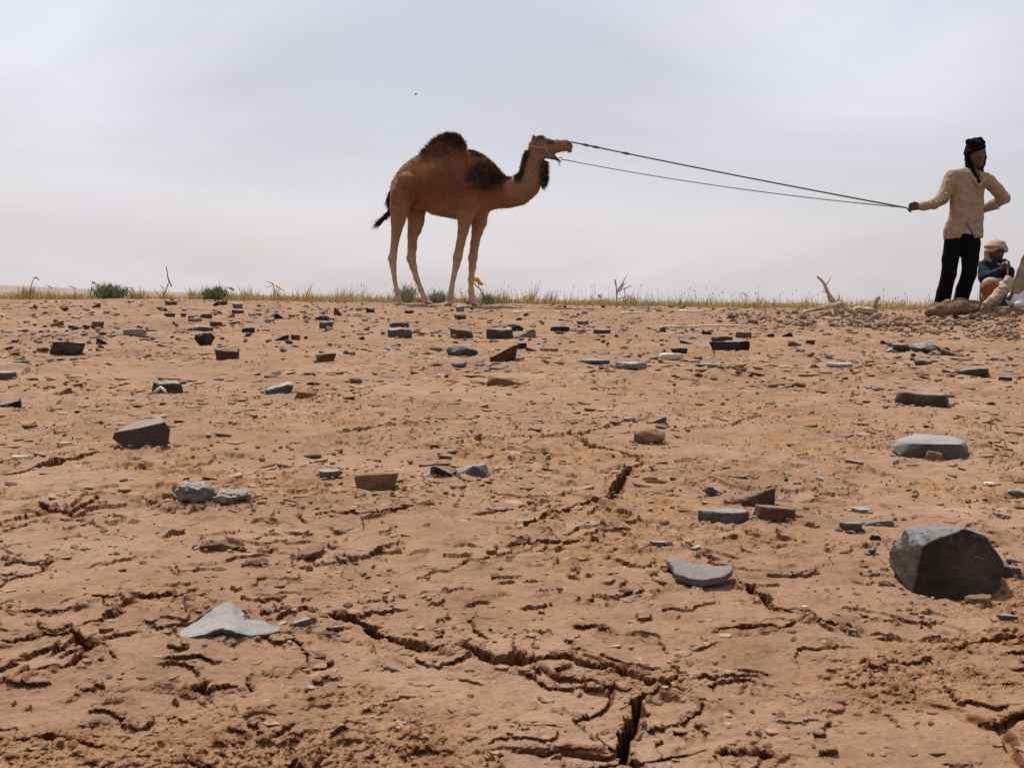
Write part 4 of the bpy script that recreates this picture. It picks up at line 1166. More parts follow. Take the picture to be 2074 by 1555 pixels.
# ------------------------------------------------------------------ implicit-surface bodies
class Body:
    """smooth union of tapered limbs on a grid, turned into one continuous mesh"""
    def __init__(self, lo, hi, h):
        self.lo = np.array(lo, float); self.h = h
        self.n = np.ceil((np.array(hi) - self.lo) / h).astype(int) + 1
        self.F = np.full(self.n, 1.0, np.float32)
        self.ax = [self.lo[i] + np.arange(self.n[i]) * h for i in range(3)]
    def block(self, lo, hi):
        sl = []
        for i in range(3):
            a = max(0, int((lo[i] - self.lo[i]) / self.h)); b = min(self.n[i], int((hi[i] - self.lo[i]) / self.h) + 2)
            if b <= a: return None
            sl.append(slice(a, b))
        return tuple(sl)
    def coords(self, sl):
        return (self.ax[0][sl[0]][:, None, None], self.ax[1][sl[1]][None, :, None], self.ax[2][sl[2]][None, None, :])
    def blend(self, sl, d, k):
        a = self.F[sl]
        hh = np.clip(.5 + .5 * (d - a) / k, 0, 1)
        self.F[sl] = d * (1 - hh) + a * hh - k * hh * (1 - hh)
    def chain(self, pts, k=.03, sy=1.0):
        """pts: (x,y,z,r) list; sy scales the y half-width"""
        pts = [np.array(p, float) for p in pts]
        for a, b in zip(pts[:-1], pts[1:]):
            m_ = max(a[3], b[3]) * max(1, sy) + k * 1.5 + self.h
            sl = self.block(np.minimum(a[:3], b[:3]) - m_, np.maximum(a[:3], b[:3]) + m_)
            if sl is None: continue
            X, Y, Z = self.coords(sl)
            ba = b[:3] - a[:3]; l2 = ba @ ba + 1e-12
            t = np.clip(((X - a[0]) * ba[0] + (Y - a[1]) * ba[1] + (Z - a[2]) * ba[2]) / l2, 0, 1)
            r = a[3] + (b[3] - a[3]) * t
            d = np.sqrt((X - a[0] - t * ba[0]) ** 2 + ((Y - a[1] - t * ba[1]) / sy) ** 2 + (Z - a[2] - t * ba[2]) ** 2) - r
            self.blend(sl, d.astype(np.float32), k)
    def ellip(self, c, r, k=.02, cut=False):
        c = np.array(c); r = np.array(r); m_ = r + k * 1.5 + self.h
        sl = self.block(c - m_, c + m_)
        X, Y, Z = self.coords(sl)
        q = np.sqrt(((X - c[0]) / r[0]) ** 2 + ((Y - c[1]) / r[1]) ** 2 + ((Z - c[2]) / r[2]) ** 2)
        d = ((q - 1) * r.min()).astype(np.float32)
        if cut: self.F[sl] = np.maximum(self.F[sl], -d)
        else: self.blend(sl, d, k)
    def mesh(self):
        F = self.F; n = self.n
        ins = F < 0
        cnt = np.zeros(n - 1, np.int8)
        cor = [(i, j, k) for i in (0, 1) for j in (0, 1) for k in (0, 1)]
        for c in cor: cnt += ins[c[0]:n[0] - 1 + c[0], c[1]:n[1] - 1 + c[1], c[2]:n[2] - 1 + c[2]]
        act = np.argwhere((cnt > 0) & (cnt < 8))
        idx = np.full(n - 1, -1, np.int32); idx[tuple(act.T)] = np.arange(len(act))
        vals = np.stack([F[act[:, 0] + c[0], act[:, 1] + c[1], act[:, 2] + c[2]] for c in cor], 1)
        acc = np.zeros((len(act), 3)); num = np.zeros(len(act))
        for a in range(8):
            for b in range(a + 1, 8):
                ca, cb = np.array(cor[a]), np.array(cor[b])
                if np.abs(ca - cb).sum() != 1: continue
                m_ = (vals[:, a] < 0) != (vals[:, b] < 0)
                t = vals[:, a] / (vals[:, a] - vals[:, b] + 1e-12)
                acc[m_] += ca + t[m_, None] * (cb - ca); num[m_] += 1
        V = self.lo + (act + acc / num[:, None]) * self.h
        Q = []
        for ax in range(3):
            o1, o2 = (ax + 1) % 3, (ax + 2) % 3
            s0 = [slice(1, n[i] - 1) for i in range(3)]; s1 = list(s0)
            s0[ax] = slice(0, n[ax] - 1); s1[ax] = slice(1, n[ax])
            A = ins[tuple(s0)]; B = ins[tuple(s1)]
            e = np.argwhere(A != B)
            if len(e) == 0: continue
            fl = A[tuple(e.T)]
            off = np.ones(3, int); off[ax] = 0
            e = e + off
            def cell(d1, d2):
                c = e.copy(); c[:, o1] -= d1; c[:, o2] -= d2
                return idx[tuple(c.T)]
            q = np.stack([cell(1, 1), cell(0, 1), cell(0, 0), cell(1, 0)], 1)
            q[~fl] = q[~fl][:, ::-1]
            Q.append(q)
        Q = np.concatenate(Q); Q = Q[(Q >= 0).all(1)]
        return V, Q.astype(np.int32)
def smooth_mesh(V, Q, it=2, lam=.5):
    e = np.concatenate([Q[:, [0, 1]], Q[:, [1, 2]], Q[:, [2, 3]], Q[:, [3, 0]]]); e = np.concatenate([e, e[:, ::-1]])
    deg = np.bincount(e[:, 0], minlength=len(V)).astype(float)
    for _ in range(it):
        S_ = np.stack([np.bincount(e[:, 0], V[e[:, 1], i], minlength=len(V)) for i in range(3)], 1) / np.maximum(deg, 1)[:, None]
        V = V + lam * (S_ - V)
    return V
def normals(V, Q):
    n = np.cross(V[Q[:, 2]] - V[Q[:, 0]], V[Q[:, 3]] - V[Q[:, 1]])
    out_ = np.zeros_like(V)
    for i in range(4): np.add.at(out_, Q[:, i], n)
    return out_ / (np.linalg.norm(out_, axis=1)[:, None] + 1e-12)

# ------------------------------------------------------------------ camel
DC = 13.2
CS = 3.988
SC_M = DC / FPX / CS                                    # metres per sketch unit
def cw(cx_, cy_, dy=0.0):
    p = at(740 + cx_ / CS, 250 + cy_ / CS, DC); p[1] += dy; return p
def cn(pts, dy): return [(*cw(p[0], p[1], p[3] if len(p) > 3 else dy), p[2] * SC_M * (.92 if p[1] > 850 else 1)) for p in pts]
lo = cw(150, 1500); hi = cw(1720, 60)
lo[1] -= .42; hi[1] += .42; lo[2] -= .06
B = Body(lo, hi, .0125)
# trunk from its side outline
top = np.array([(200,520),(215,480),(240,430),(300,350),(380,285),(440,250),(480,222),(500,190),(540,152),(600,114),(650,100),(700,100),(750,114),(785,155),(805,205),(830,222),(880,236),(950,265),(1000,304),(1050,350),(1100,410),(1140,465)], float)
bot = np.array([(200,560),(215,600),(260,650),(350,672),(470,695),(540,738),(640,758),(750,778),(850,770),(950,742),(1010,712),(1060,676),(1100,640),(1140,560)], float)
wid = np.array([(200,.03),(225,.13),(270,.19),(330,.20),(430,.225),(600,.295),(760,.285),(880,.235),(980,.175),(1060,.125),(1140,.05)], float)
X = B.ax[0]
pc = np.array([cw(c, 600)[0] for c in (200, 1140)])
cxs = 200 + (X - pc[0]) / (pc[1] - pc[0]) * 940
sel = np.where((cxs > 200) & (cxs < 1140))[0]
ztop = np.array([cw(c, np.interp(c, top[:, 0], top[:, 1]))[2] for c in cxs[sel]]); zbot = np.array([cw(c, np.interp(c, bot[:, 0], bot[:, 1]))[2] for c in cxs[sel]])
ker = np.ones(5) / 5
ztop = np.convolve(np.pad(ztop, 2, mode='edge'), ker, 'valid'); zbot = np.convolve(np.pad(zbot, 2, mode='edge'), ker, 'valid')
ww = np.interp(cxs[sel], wid[:, 0], wid[:, 1])
zc = (ztop + zbot) / 2; hz = np.maximum((ztop - zbot) / 2, .01)
sl = (slice(sel[0], sel[-1] + 1), slice(0, B.n[1]), slice(0, B.n[2]))
_, Yb, Zb = B.coords(sl)
v = (Zb - zc[:, None, None]) / hz[:, None, None]
hump = np.interp(cxs[sel], [430, 520, 780, 840], [0, 1, 1, 0])[:, None, None]
wv = ww[:, None, None] * (1 - (.18 + .34 * hump) * sstep(-.1, .9, v))
q = np.sqrt(v ** 2 + ((Yb - DC) / wv) ** 2)
d = (q - 1) * np.minimum(hz[:, None, None], wv)
B.F[sl] = np.minimum(B.F[sl], d.astype(np.float32))
# neck
B.chain(cn([(1000,555,118),(1060,566,110),(1150,566,110),(1240,552,103),(1310,500,94),(1345,430,82),(1355,360,75),(1362,290,68),(1385,225,64)], 0), .05, .72)
# head
B.chain(cn([(1385,186,66),(1420,182,65),(1480,196,63),(1550,184,49),(1615,178,43),(1638,186,38)], 0), .025, .72)
B.chain(cn([(1634,190,34),(1652,220,20)], 0), .012, .8)
B.chain(cn([(1400,225,60),(1460,236,48),(1500,262,26),(1556,294,12)], 0), .02, .6)
for sgn in (-1, 1):
    B.chain([(*cw(1372, 165, sgn * .075), .022), (*cw(1356, 125, sgn * .10), .022), (*cw(1350, 108, sgn * .105), .008)], .012, .6)   # ear
    B.chain([(*cw(1455, 142, sgn * .055), .030), (*cw(1510, 150, sgn * .055), .022)], .02, .7)                                     # brow
nl, fl = -.135, .135
B.chain(cn([(345,500,95,-.15),(310,590,92,-.175),(287,690,76,-.165),(272,800,57),(262,870,46),(250,950,36),(237,1045,33),(228,1090,38),(233,1150,30),(245,1250,20),(262,1350,19),(278,1415,24),(284,1448,24)], nl), .014)
B.chain(cn([(284,1452,22),(315,1462,15)], nl), .015, 1.9)
B.chain(cn([(370,510,95,.15),(370,600,95,.175),(395,680,84,.165),(402,780,64),(390,850,54),(373,905,43),(370,1000,39),(361,1085,39),(377,1150,30),(405,1250,23),(440,1340,21),(472,1415,24),(482,1438,22)], fl), .03)
B.chain(cn([(482,1440,20),(525,1450,13)], fl), .015, 1.9)
B.chain(cn([(860,520,105,-.125),(835,640,95,-.155),(812,740,68,-.15),(805,800,54),(793,880,45),(774,970,38),(750,1085,40),(740,1150,31),(720,1230,23),(702,1330,23),(692,1400,30),(684,1448,28)], nl), .018)
B.chain(cn([(690,1452,22),(648,1464,16)], nl), .015, 1.9)
B.chain(cn([(880,560,100,.125),(910,680,86,.15),(916,785,62),(900,870,47),(882,960,38),(865,1080,39),(861,1160,31),(850,1260,24),(850,1350,24),(861,1420,30),(866,1448,28)], fl), .03)
B.chain(cn([(868,1452,22),(898,1462,16)], fl), .015, 1.9)
B.chain(cn([(820,728,50),(900,715,50)], 0), .05)                                    # brisket
V, Q = B.mesh(); V = smooth_mesh(V, Q, 2)
Nn = normals(V, Q)
V = V + Nn * (.003 * perlin3(V * 7, 3) + .001 * perlin3(V * 28, 5))[:, None]
ox, oz = cw(880, 0)[0], 0
inv = lambda P: (200 + (P[:, 0] - pc[0]) / (pc[1] - pc[0]) * 940)
cxv = inv(V); z_0, z_1 = cw(600, 0)[2], cw(600, 1000)[2]
cyv = (V[:, 2] - z_0 + (cxv - 600) * math.tan(ROLL) * -SC_M * 0) / (z_1 - z_0) * 1000
nz1 = perlin3(V * 7, 11) * 60 + perlin3(V * 22, 13) * 30
red = np.array([.118, .044, .020]); tanc = np.array([.235, .115, .062]); pale = np.array([.37, .245, .175]); drk = np.array([.048, .025, .016])
f_low = sstep(520, 800, cyv + nz1)[:, None]
C = red * (1 - f_low) + tanc * f_low
f_leg = sstep(850, 1350, cyv + nz1)[:, None]; C = C * (1 - f_leg) + pale * f_leg
f_nk = (sstep(1080, 1180, cxv + nz1))[:, None]; C = C * (1 - f_nk) + (np.array([.18, .086, .05])) * f_nk
f_hd = (sstep(1380, 1480, cxv) * sstep(330, 280, cyv))[:, None]; C = C * (1 - f_hd) + np.array([.165, .092, .055]) * f_hd
gold = (np.exp(-((cxv - 330) / 150) ** 2 - ((cyv - 400) / 110) ** 2) + .6 * np.exp(-((cxv - 470) / 120) ** 2 - ((cyv - 360) / 60) ** 2))[:, None]
C = C * (1 - .7 * gold) + np.array([.22, .098, .038]) * .7 * gold
pd = np.hypot((cxv - 950) / 125, (cyv - 430) / 125) + nz1 / 170
f_sh = (sstep(1.15, .5, pd) + sstep(1.2, .5, np.hypot((cxv - 1060) / 90, (cyv - 440) / 60) + nz1 / 170))
f_hp = np.clip(sstep(235, 130, cyv + nz1 * .8) * sstep(600, 700, cxv + nz1) * sstep(860, 800, cxv) + .3 * sstep(.35, .8, Nn[:, 2]) * sstep(430, 480, cxv) * sstep(700, 650, cxv) * sstep(330, 280, cyv), 0, 1)
f_mn = sstep(1318, 1288, cxv + nz1 * .3 + (cyv - 300) * .25) * sstep(180, 230, cyv) * sstep(1180, 1215, cxv) * sstep(500, 440, cyv)
f_eye = sstep(1.1, .6, np.hypot((cxv - 1490) / 38, (cyv - 150) / 20))
f_nose = sstep(1610, 1640, cxv) * sstep(165, 145, cyv)
f_jaw = sstep(1490, 1520, cxv) * sstep(255, 265, cyv) * sstep(320, 300, cyv)
fd = np.clip(f_sh + f_hp + f_mn + .8 * f_eye + f_nose + f_jaw, 0, 1)[:, None]
C0 = C.copy(); C = C * (1 - fd) + drk * fd
C = C * (1 + .22 * np.clip(perlin3(V * 16, 17) + .6 * perlin3(V * 45, 19), -1, 1))[:, None]
cb = cw(620, 1470); cb[2] = float(base(cb[0], cb[1]))
CAMEL = thing('camel', cb, 'young brown dromedary camel with dark shaggy hump straining against its ropes', 'camel')
def b_fur(t, b):
    co = N(t, 'ShaderNodeTexCoord').outputs['Object']
    mp_ = N(t, 'ShaderNodeMapping'); L(t, co, mp_.inputs[0]); mp_.inputs['Scale'].default_value = (90, 90, 22)
    a = noise(t, 1.0, 4, .6, mp_.outputs[0])
    m_ = ramp(t, a.outputs[0], [(.3, (.72, .70, .68)), (.5, (1, 1, 1)), (.72, (1.3, 1.28, 1.25))]).outputs[0]
    L(t, mix(t, 1.0, attr(t, 'col').outputs['Color'], m_, 'MULTIPLY'), b.inputs['Base Color'])
    bump(t, b, a.outputs[0], .006, .7)
    b.inputs['Sheen Weight'].default_value = .25; b.inputs['Sheen Roughness'].default_value = .4
    b.inputs['Sheen Tint'].default_value = (.9, .7, .45, 1)
MT['fur'] = material('camel_fur', b_fur, .85, .15)
obj('body', V, Q, MT['fur'], CAMEL, True, color=C)
# hair: tufts grown from the skin
def hair_on(name, weight, n, length, width, col, lift, rg, bias=(0, 0, 0), parent=CAMEL, V=V, Nn=Nn, blend=None):
    p = np.clip(weight, 0, None); p = p / p.sum()
    k = rg.choice(len(V), n, p=p)
    P = V[k] + rg.normal(0, .004, (n, 3)); D = Nn[k] * lift + np.array(bias) + rg.normal(0, .28, (n, 3)); D /= np.linalg.norm(D, axis=1)[:, None]
    Ln = length * rg.uniform(.5, 1.25, n)
    side = np.cross(D, rg.normal(size=(n, 3))); side /= np.linalg.norm(side, axis=1)[:, None]
    wv_ = width * rg.uniform(.6, 1.3, n)
    droop = np.array([0, 0, -.25])
    A = P - side * wv_[:, None]; Bq = P + side * wv_[:, None]
    mid = P + D * (Ln * .55)[:, None]; tip = P + (D + droop * .5) * Ln[:, None]
    VV = np.stack([A, Bq, mid - side * (wv_ * .6)[:, None], mid + side * (wv_ * .6)[:, None], tip], 1).reshape(-1, 3)
    f = np.array([[0, 1, 3], [0, 3, 2], [2, 3, 4]]); FF = (f[None] + (np.arange(n) * 5)[:, None, None]).reshape(-1, 3)
    wk = (np.clip(weight[k] / weight.max(), 0, 1) ** .6)[:, None] if blend is None else 0.0
    cc = (np.array(col) * wk + (C[k] if blend is not None else C0[k]) * (1 - wk)) * rg.uniform(.6, 1.5, (n, 1)); CC = np.repeat(cc[:, None], 5, 1).reshape(-1, 3)
    return obj(name, VV, FF.astype(np.int32), MT['leaf'], parent, False, color=CC)
rg = np.random.default_rng(41)
up = np.clip(Nn[:, 2], 0, 1)
hair_on('hump_hair', f_hp * (.25 + up), 3800, .065, .003, (.046, .024, .015), .7, rg, (-.25, 0, .35))
hair_on('hump_hair', sstep(300, 200, cyv) * sstep(430, 480, cxv) * sstep(830, 800, cxv) * up ** 2, 1500, .04, .0028, (.05, .026, .016), .6, rg, (-.3, 0, .2))
hair_on('shoulder_hair', f_sh, 4200, .045, .003, (.046, .024, .015), .6, rg, (-.1, 0, -.35))
hair_on('shoulder_hair', sstep(300, 240, cyv) * sstep(820, 860, cxv) * sstep(1180, 1100, cxv) * up ** 2 + .8 * up ** 2 * sstep(960, 1000, cxv) * sstep(1200, 1150, cxv) * sstep(480, 440, cyv), 2200, .035, .003, (.06, .034, .02), .8, rg, (0, 0, .1))
hair_on('shoulder_fringe', sstep(1.5, .6, pd) * sstep(.3, .9, pd), 2200, .03, .0025, (.062, .030, .018), .5, rg, (-.1, 0, -.35))
hair_on('hump_fringe', sstep(330, 220, cyv) * sstep(450, 520, cxv) * sstep(840, 800, cxv), 1500, .028, .0022, (.075, .034, .019), .5, rg, (-.3, 0, -.1))
hair_on('neck_mane', f_mn ** 2 * np.clip(-Nn[:, 0] + .3, 0, 1), 2200, .045, .003, (.035, .021, .015), .8, rg, (-.2, 0, -.2))
fb = sstep(1395, 1425, cxv) * sstep(275, 300, cyv) * sstep(490, 470, cyv) * np.clip(Nn[:, 0] + .1, 0, 1)
hair_on('throat_beard', fb, 2800, .085, .0035, (.024, .015, .011), .8, rg, (.25, 0, -.65))
hair_on('back_fur', sstep(.2, .8, up) * sstep(480, 430, cxv) * sstep(560, 500, cyv) * sstep(195, 215, cxv), 1600, .022, .0022, (.16, .095, .045), .6, rg, (-.5, 0, .0))
hair_on('head_tuft', sstep(1340, 1360, cxv) * sstep(1450, 1430, cxv) * sstep(150, 120, cyv) * up, 700, .03, .0025, (.09, .05, .028), .8, rg, (-.3, 0, .2))
hair_on('coat', .3 + sstep(900, 700, cyv), 11000, .020, .0022, (0, 0, 0), .35, rg, (-.35, 0, -.35), blend=1)
# tail
tp = smooth_path([cw(212, 535, 0), cw(196, 590, 0), cw(192, 640, 0), cw(205, 690, 0), cw(185, 730, 0), cw(140, 775, 0), cw(105, 810, 0)], 6)
Vt, Ft = tube(tp, np.linspace(.022, .010, len(tp)), 8)
tail = obj('tail', Vt, Ft, MT['darkwood'], CAMEL)
n = 1700
kk = rg.integers(2, len(tp) - 1, n); dirn = np.gradient(tp, axis=0); dirn /= np.linalg.norm(dirn, axis=1)[:, None]
P = tp[kk] + rg.normal(0, .012, (n, 3)); D = dirn[kk] + rg.normal(0, .2, (n, 3)) + [-.12, 0, 0]; Ln = rg.uniform(.04, .11, n)
sd = np.cross(D, rg.normal(size=(n, 3))); sd /= np.linalg.norm(sd, axis=1)[:, None]
VV = np.stack([P - sd * .003, P + sd * .003, P + D * Ln[:, None]], 1).reshape(-1, 3)
obj('tail_hair', VV, np.arange(3 * n, dtype=np.int32).reshape(-1, 3), MT['leaf'], tail, False, color=np.repeat((np.array([.022, .015, .012]) * rg.uniform(.6, 1.5, (n, 1)))[:, None], 3, 1).reshape(-1, 3))
# eyes
MT['eye'] = material('dark_eye', b_plain((.01, .007, .006), (.02, .014, .012), 30, 0), .15, .5)
def ball(c, r, sub=2):
    bm = bmesh.new(); bmesh.ops.create_icosphere(bm, subdivisions=sub, radius=1.0)
    V = np.array([v.co[:] for v in bm.verts]) * r + c; F = np.array([[v.index for v in f.verts] for f in bm.faces], np.int32); bm.free(); return V, F
for sgn in (-1, 1):
    V_, F_ = ball(cw(1492, 162, sgn * .062), np.array([.016, .012, .014])); obj('eye', V_, F_, MT['eye'], CAMEL)
# halter
MT['rope_pale'] = material('pale_rope', b_plain((.24, .19, .13), (.36, .30, .22), 60, .002), .9, .1)
MT['rope_dark'] = material('dark_rope', b_plain((.055, .045, .045), (.12, .10, .095), 60, .002), .9, .1)
hb = cw(1450, 190)
HAL = thing('halter', hb, 'thin pale rope halter round the camel head', 'halter')
def loop_band(name, pts, r, mat, parent):
    V_, F_ = tube(smooth_path(pts, 5), r, 6); return obj(name, V_, F_, MT[mat], parent)
for sgn, nm in ((-1, 'cheek_rope'), (1, 'cheek_rope')):
    loop_band(nm, [cw(1448, 118, 0), cw(1446, 140, sgn * .05), cw(1452, 190, sgn * .072), cw(1468, 235, sgn * .06), cw(1500, 272, sgn * .022), cw(1545, 285, 0)], .006, 'rope_pale', HAL)
    loop_band('nape_rope', [cw(1315, 190, 0), cw(1345, 190, sgn * .065), cw(1400, 200, sgn * .078), cw(1455, 205, sgn * .074)], .006, 'rope_pale', HAL)
ra = np.linspace(0, 2 * math.pi, 20); rc = cw(1576, 288)
V_, F_ = tube(np.stack([rc[0] + .019 * np.cos(ra), np.full(20, rc[1]), rc[2] + .019 * np.sin(ra)], 1), .005, 6)
MT['brass'] = material('old_brass', b_plain((.24, .17, .07), (.40, .30, .14), 20, 0), .45, .5)
obj('ring', V_, F_, MT['brass'], HAL)
# ------------------------------------------------------------------ lead ropes
DM = 11.6
hand = at(1836, 421, DM - .12)
def lead_rope(a, sag, r, mat, label, knots):
    P = []
    n = 60
    for i in range(n + 1):
        t = i / n; p = a * (1 - t) + hand * t; p = p + [0, 0, -sag * 4 * t * (1 - t)]; P.append(p)
    P.append(hand + [.03, 0, -.03]); P = np.array(P)
    rr = np.full(len(P), r)
    for k in knots: rr[k] *= 2.0
    V_, F_ = tube(P - a, rr, 6)
    o = obj('lead_rope', V_, F_, MT[mat]); o.location = a
    tag(o, label, 'rope')
lead_rope(cw(1660, 150), .012, .0085, 'rope_dark', 'upper dark rope from the camel nose to the man hand', (3, 5, 11))
lead_rope(cw(1586, 290), .050, .0062, 'rope_pale', 'lower pale rope from the camel halter ring to the man hand', ())
# ------------------------------------------------------------------ people
def hw(px, py, D, dy=0.0):
    p = at(px, py, D); p[1] += dy; return p
def pc_(pts, D): return [(*hw(p[0], p[1], D, p[3] if len(p) > 3 else 0.0), p[2] * D / FPX) for p in pts]
def b_cloth(c1, c2, sc=14, wr=.012):
    def f(t, b):
        co = N(t, 'ShaderNodeTexCoord').outputs['Object']
        a = noise(t, sc, 5, .6, co); w = noise(t, sc * .6, 3, .5, co); fn = noise(t, 260, 2, .5, co)
        L(t, ramp(t, a.outputs[0], [(.3, c1), (.7, c2)]).outputs[0], b.inputs['Base Color'])
        n_ = bump(t, b, w.outputs[0], wr, .8); bump(t, b, fn.outputs[0], .001, .5, n_)
    return f
MT['skin'] = material('dark_skin', b_plain((.045, .022, .015), (.065, .033, .022), 25, .001), .55, .35)
MT['shirt'] = material('sand_shirt', b_cloth((.215, .145, .092), (.29, .205, .135), 20, .04), .9, .1)
MT['trousers'] = material('black_trousers', b_cloth((.003, .003, .003), (.006, .005, .006)), .95, .05)
MT['blackcloth'] = material('black_turban', b_cloth((.004, .003, .005), (.008, .006, .009), 30, .02), .95, .05)
MT['under'] = material('grey_undershirt', b_cloth((.22, .18, .16), (.30, .25, .23)), .9, .1)
MT['button'] = material('dark_button', b_plain((.05, .03, .02), (.08, .05, .03), 20, 0), .4, .4)
MT['turban_tan'] = material('tan_turban', b_cloth((.24, .155, .11), (.36, .25, .185), 26, .03), .9, .1)
MT['jacket'] = material('dark_blue_jacket', b_cloth((.008, .009, .015), (.024, .027, .042), 16, .03), .9, .08)
MT['rust'] = material('rust_robe', b_cloth((.13, .05, .02), (.22, .095, .038), 10, .02), .9, .1)
MT['beige'] = material('beige_trousers', b_cloth((.19, .135, .085), (.27, .20, .13), 9, .02), .9, .1)
MT['sackwhite'] = material('white_sack', b_cloth((.42, .42, .45), (.58, .58, .60), 8, .02), .6, .3)
MT['peach'] = material('peach_blanket', b_cloth((.27, .19, .14), (.40, .30, .225), 10, .02), .9, .1)
MT['sacktan'] = material('tan_sack', b_cloth((.115, .066, .042), (.165, .10, .066), 10, .02), .95, .05)

def finish(B, amp=.0, freq=12, seed=0, it=2, st=(1, 1, 1)):
    V, Q = B.mesh(); V = smooth_mesh(V, Q, it)
    if amp:
        n_ = normals(V, Q); U_ = V * np.array(st); V = V + n_ * (amp * perlin3(U_ * freq, seed) + amp * .5 * perlin3(U_ * freq * 2.3, seed + 4))[:, None]
    return V, Q
# ---- standing man
D = DM
s = D / FPX
feet = hw(1926, 628, D); fz = float(base(feet[0], D)) + .02
MAN = thing('person', (feet[0], D, fz), 'standing person in sand shirt, black trousers and black turban holding the camel ropes', 'person')
def box(x0, y0, x1, y1, D, d0=-.32, d1=.32):
    a = hw(x0, y1, D); b = hw(x1, y0, D)
    return np.array([a[0], D + d0, min(a[2], fz - .02)]), np.array([b[0], D + d1, b[2]])
lo, hi = box(1815, 275, 2060, 632, D, -.36, .3)
B = Body(lo, hi, .009)
B.chain(pc_([(1950,478,20),(1955,440,23),(1960,400,25),(1964,370,25)], D), .04, .62)
B.chain(pc_([(1932,358,9),(1965,358,14),(2000,366,9)], D), .03, .8)
B.chain(pc_([(1968,358,11),(1974,338,10)], D), .03)
B.ellip(hw(1976, 314, D, -.01), np.array([16.5, 19, 22]) * s, .02)
B.chain(pc_([(1977,322,11,-.045),(1978,334,8,-.06)], D), .02)                                    # jaw
B.chain(pc_([(1978,311,2.6,-.105),(1978,321,3.6,-.122)], D), .008)                               # nose
B.chain(pc_([(1970,308,2.6,-.09),(1986,308,2.6,-.09)], D), .012)                                 # brow
B.chain(pc_([(1973,328.5,1.9,-.098),(1983,328.5,1.9,-.098)], D), .006)                           # lips
B.chain(pc_([(1930,360,11),(1905,403,8.5,-.05),(1880,415,8,-.09),(1859,420,5.5,-.12)], D), .02)
B.chain(pc_([(1859,420,5.5,-.12),(1848,420,7.5,-.125),(1842,421,7,-.125)], D), .01, .6)          # palm
for i, (yy, ln) in enumerate([(413.5, 1.0), (418, 1.08), (422.5, 1.02), (427, .85)]):            # fingers closed on the rope
    B.chain([(*hw(1843, yy, D, -.13), 1.9 * s), (*hw(1843 - 8 * ln, yy + .5, D, -.14), 1.85 * s), (*hw(1834 - 1 * ln, yy + 3, D, -.115), 1.8 * s), (*hw(1839, yy + 4, D, -.10), 1.6 * s)], .004)
B.chain(pc_([(1850,415,2.6,-.13),(1842,412.5,2.3,-.145),(1836,415.5,2.0,-.15)], D), .005)        # thumb
B.chain(pc_([(2001,366,11),(2037,402,8.5,.02),(2018,414,7.5,.10),(2003,421,5.5,.15),(1995,424,6.5,.16)], D), .02)
for i in range(4):
    B.chain([(*hw(1994, 420 + i * 3, D, .165), 1.8 * s), (*hw(1985, 422 + i * 3, D, .165), 1.6 * s)], .004)
B.chain(pc_([(1997,419,2.2,.15),(1992,413,1.9,.15)], D), .005)
for pts in ([(1935,488,11),(1922,548,9,-.01),(1910,612,6.5,.02)], [(1964,488,11),(1960,548,9,-.02),(1947,612,6.5,.03)]):
    B.chain(pc_(pts, D), .03)
    a = pts[-1]
    zf = fz + .03
    p = hw(a[0], a[1], D, a[3]); B.chain([(*p, 7 * s), (p[0], p[1] + .02, zf + .01, .036), (p[0] - .01, p[1] - .09, zf + .005, .034), (p[0] - .015, p[1] - .17, zf - .005, .026)], .02)
V, Q = finish(B)
obj('body', V, Q, MT['skin'], MAN)
for ex in (1972.5, 1983):
    V_, F_ = ball(hw(ex, 314, D, -.098), np.array([2.1, 1.6, 1.3]) * s); obj('eye', V_, F_, MT['eye'], MAN)
# trousers
lo, hi = box(1880, 470, 2000, 634, D, -.3, .3)
B = Body(lo, hi, .0095)
B.chain(pc_([(1950,474,29),(1949,490,30)], D), .03, .6)
B.chain(pc_([(1932,492,19.5),(1924,525,16,-.01),(1920,555,14.5,-.02),(1913,590,14.5,.0),(1908,619,15.5,.01)], D), .02, .9)
B.chain(pc_([(1966,492,19.5),(1964,525,16.5,-.015),(1960,555,15,-.03),(1952,585,14.5,-.0),(1946,612,14.5,.02)], D), .02, .9)
V, Q = finish(B, .007, 11, 3, 2, (1, 1, .4))
obj('trousers', V, Q, MT['trousers'], MAN)
# shirt
lo, hi = box(1840, 335, 2060, 500, D, -.34, .32)
B = Body(lo, hi, .0095)
B.chain(pc_([(1962,372,32),(1958,410,32.5),(1957,440,33.5),(1951,470,38),(1950,500,40)], D), .03, .58)
B.chain(pc_([(1973,380,2.4,-.098),(1962,405,2.4,-.101),(1957,430,2.4,-.104),(1951,455,2.4,-.108)], D), .006)
B.chain(pc_([(1929,357,13),(1965,357,16),(2001,366,13)], D), .035, .95)
B.chain(pc_([(1927,361,14),(1914,388,12.5,-.02),(1905,403,12,-.05),(1885,414,10.5,-.085),(1864,419.5,8.5,-.12),(1856,420,8.5,-.125)], D), .02)
B.chain(pc_([(2002,368,13.5),(2022,386,12,.01),(2036,401,11,.02),(2020,413,10.5,.09),(2005,420,9,.14)], D), .02)
B.chain(pc_([(1957,354,6,-.06),(1966,366,5,-.10),(1972,378,3.5,-.125)], D), .008)                # collar leaves
B.chain(pc_([(1994,356,6,-.05),(1984,368,5,-.10),(1974,379,3.5,-.125)], D), .008)
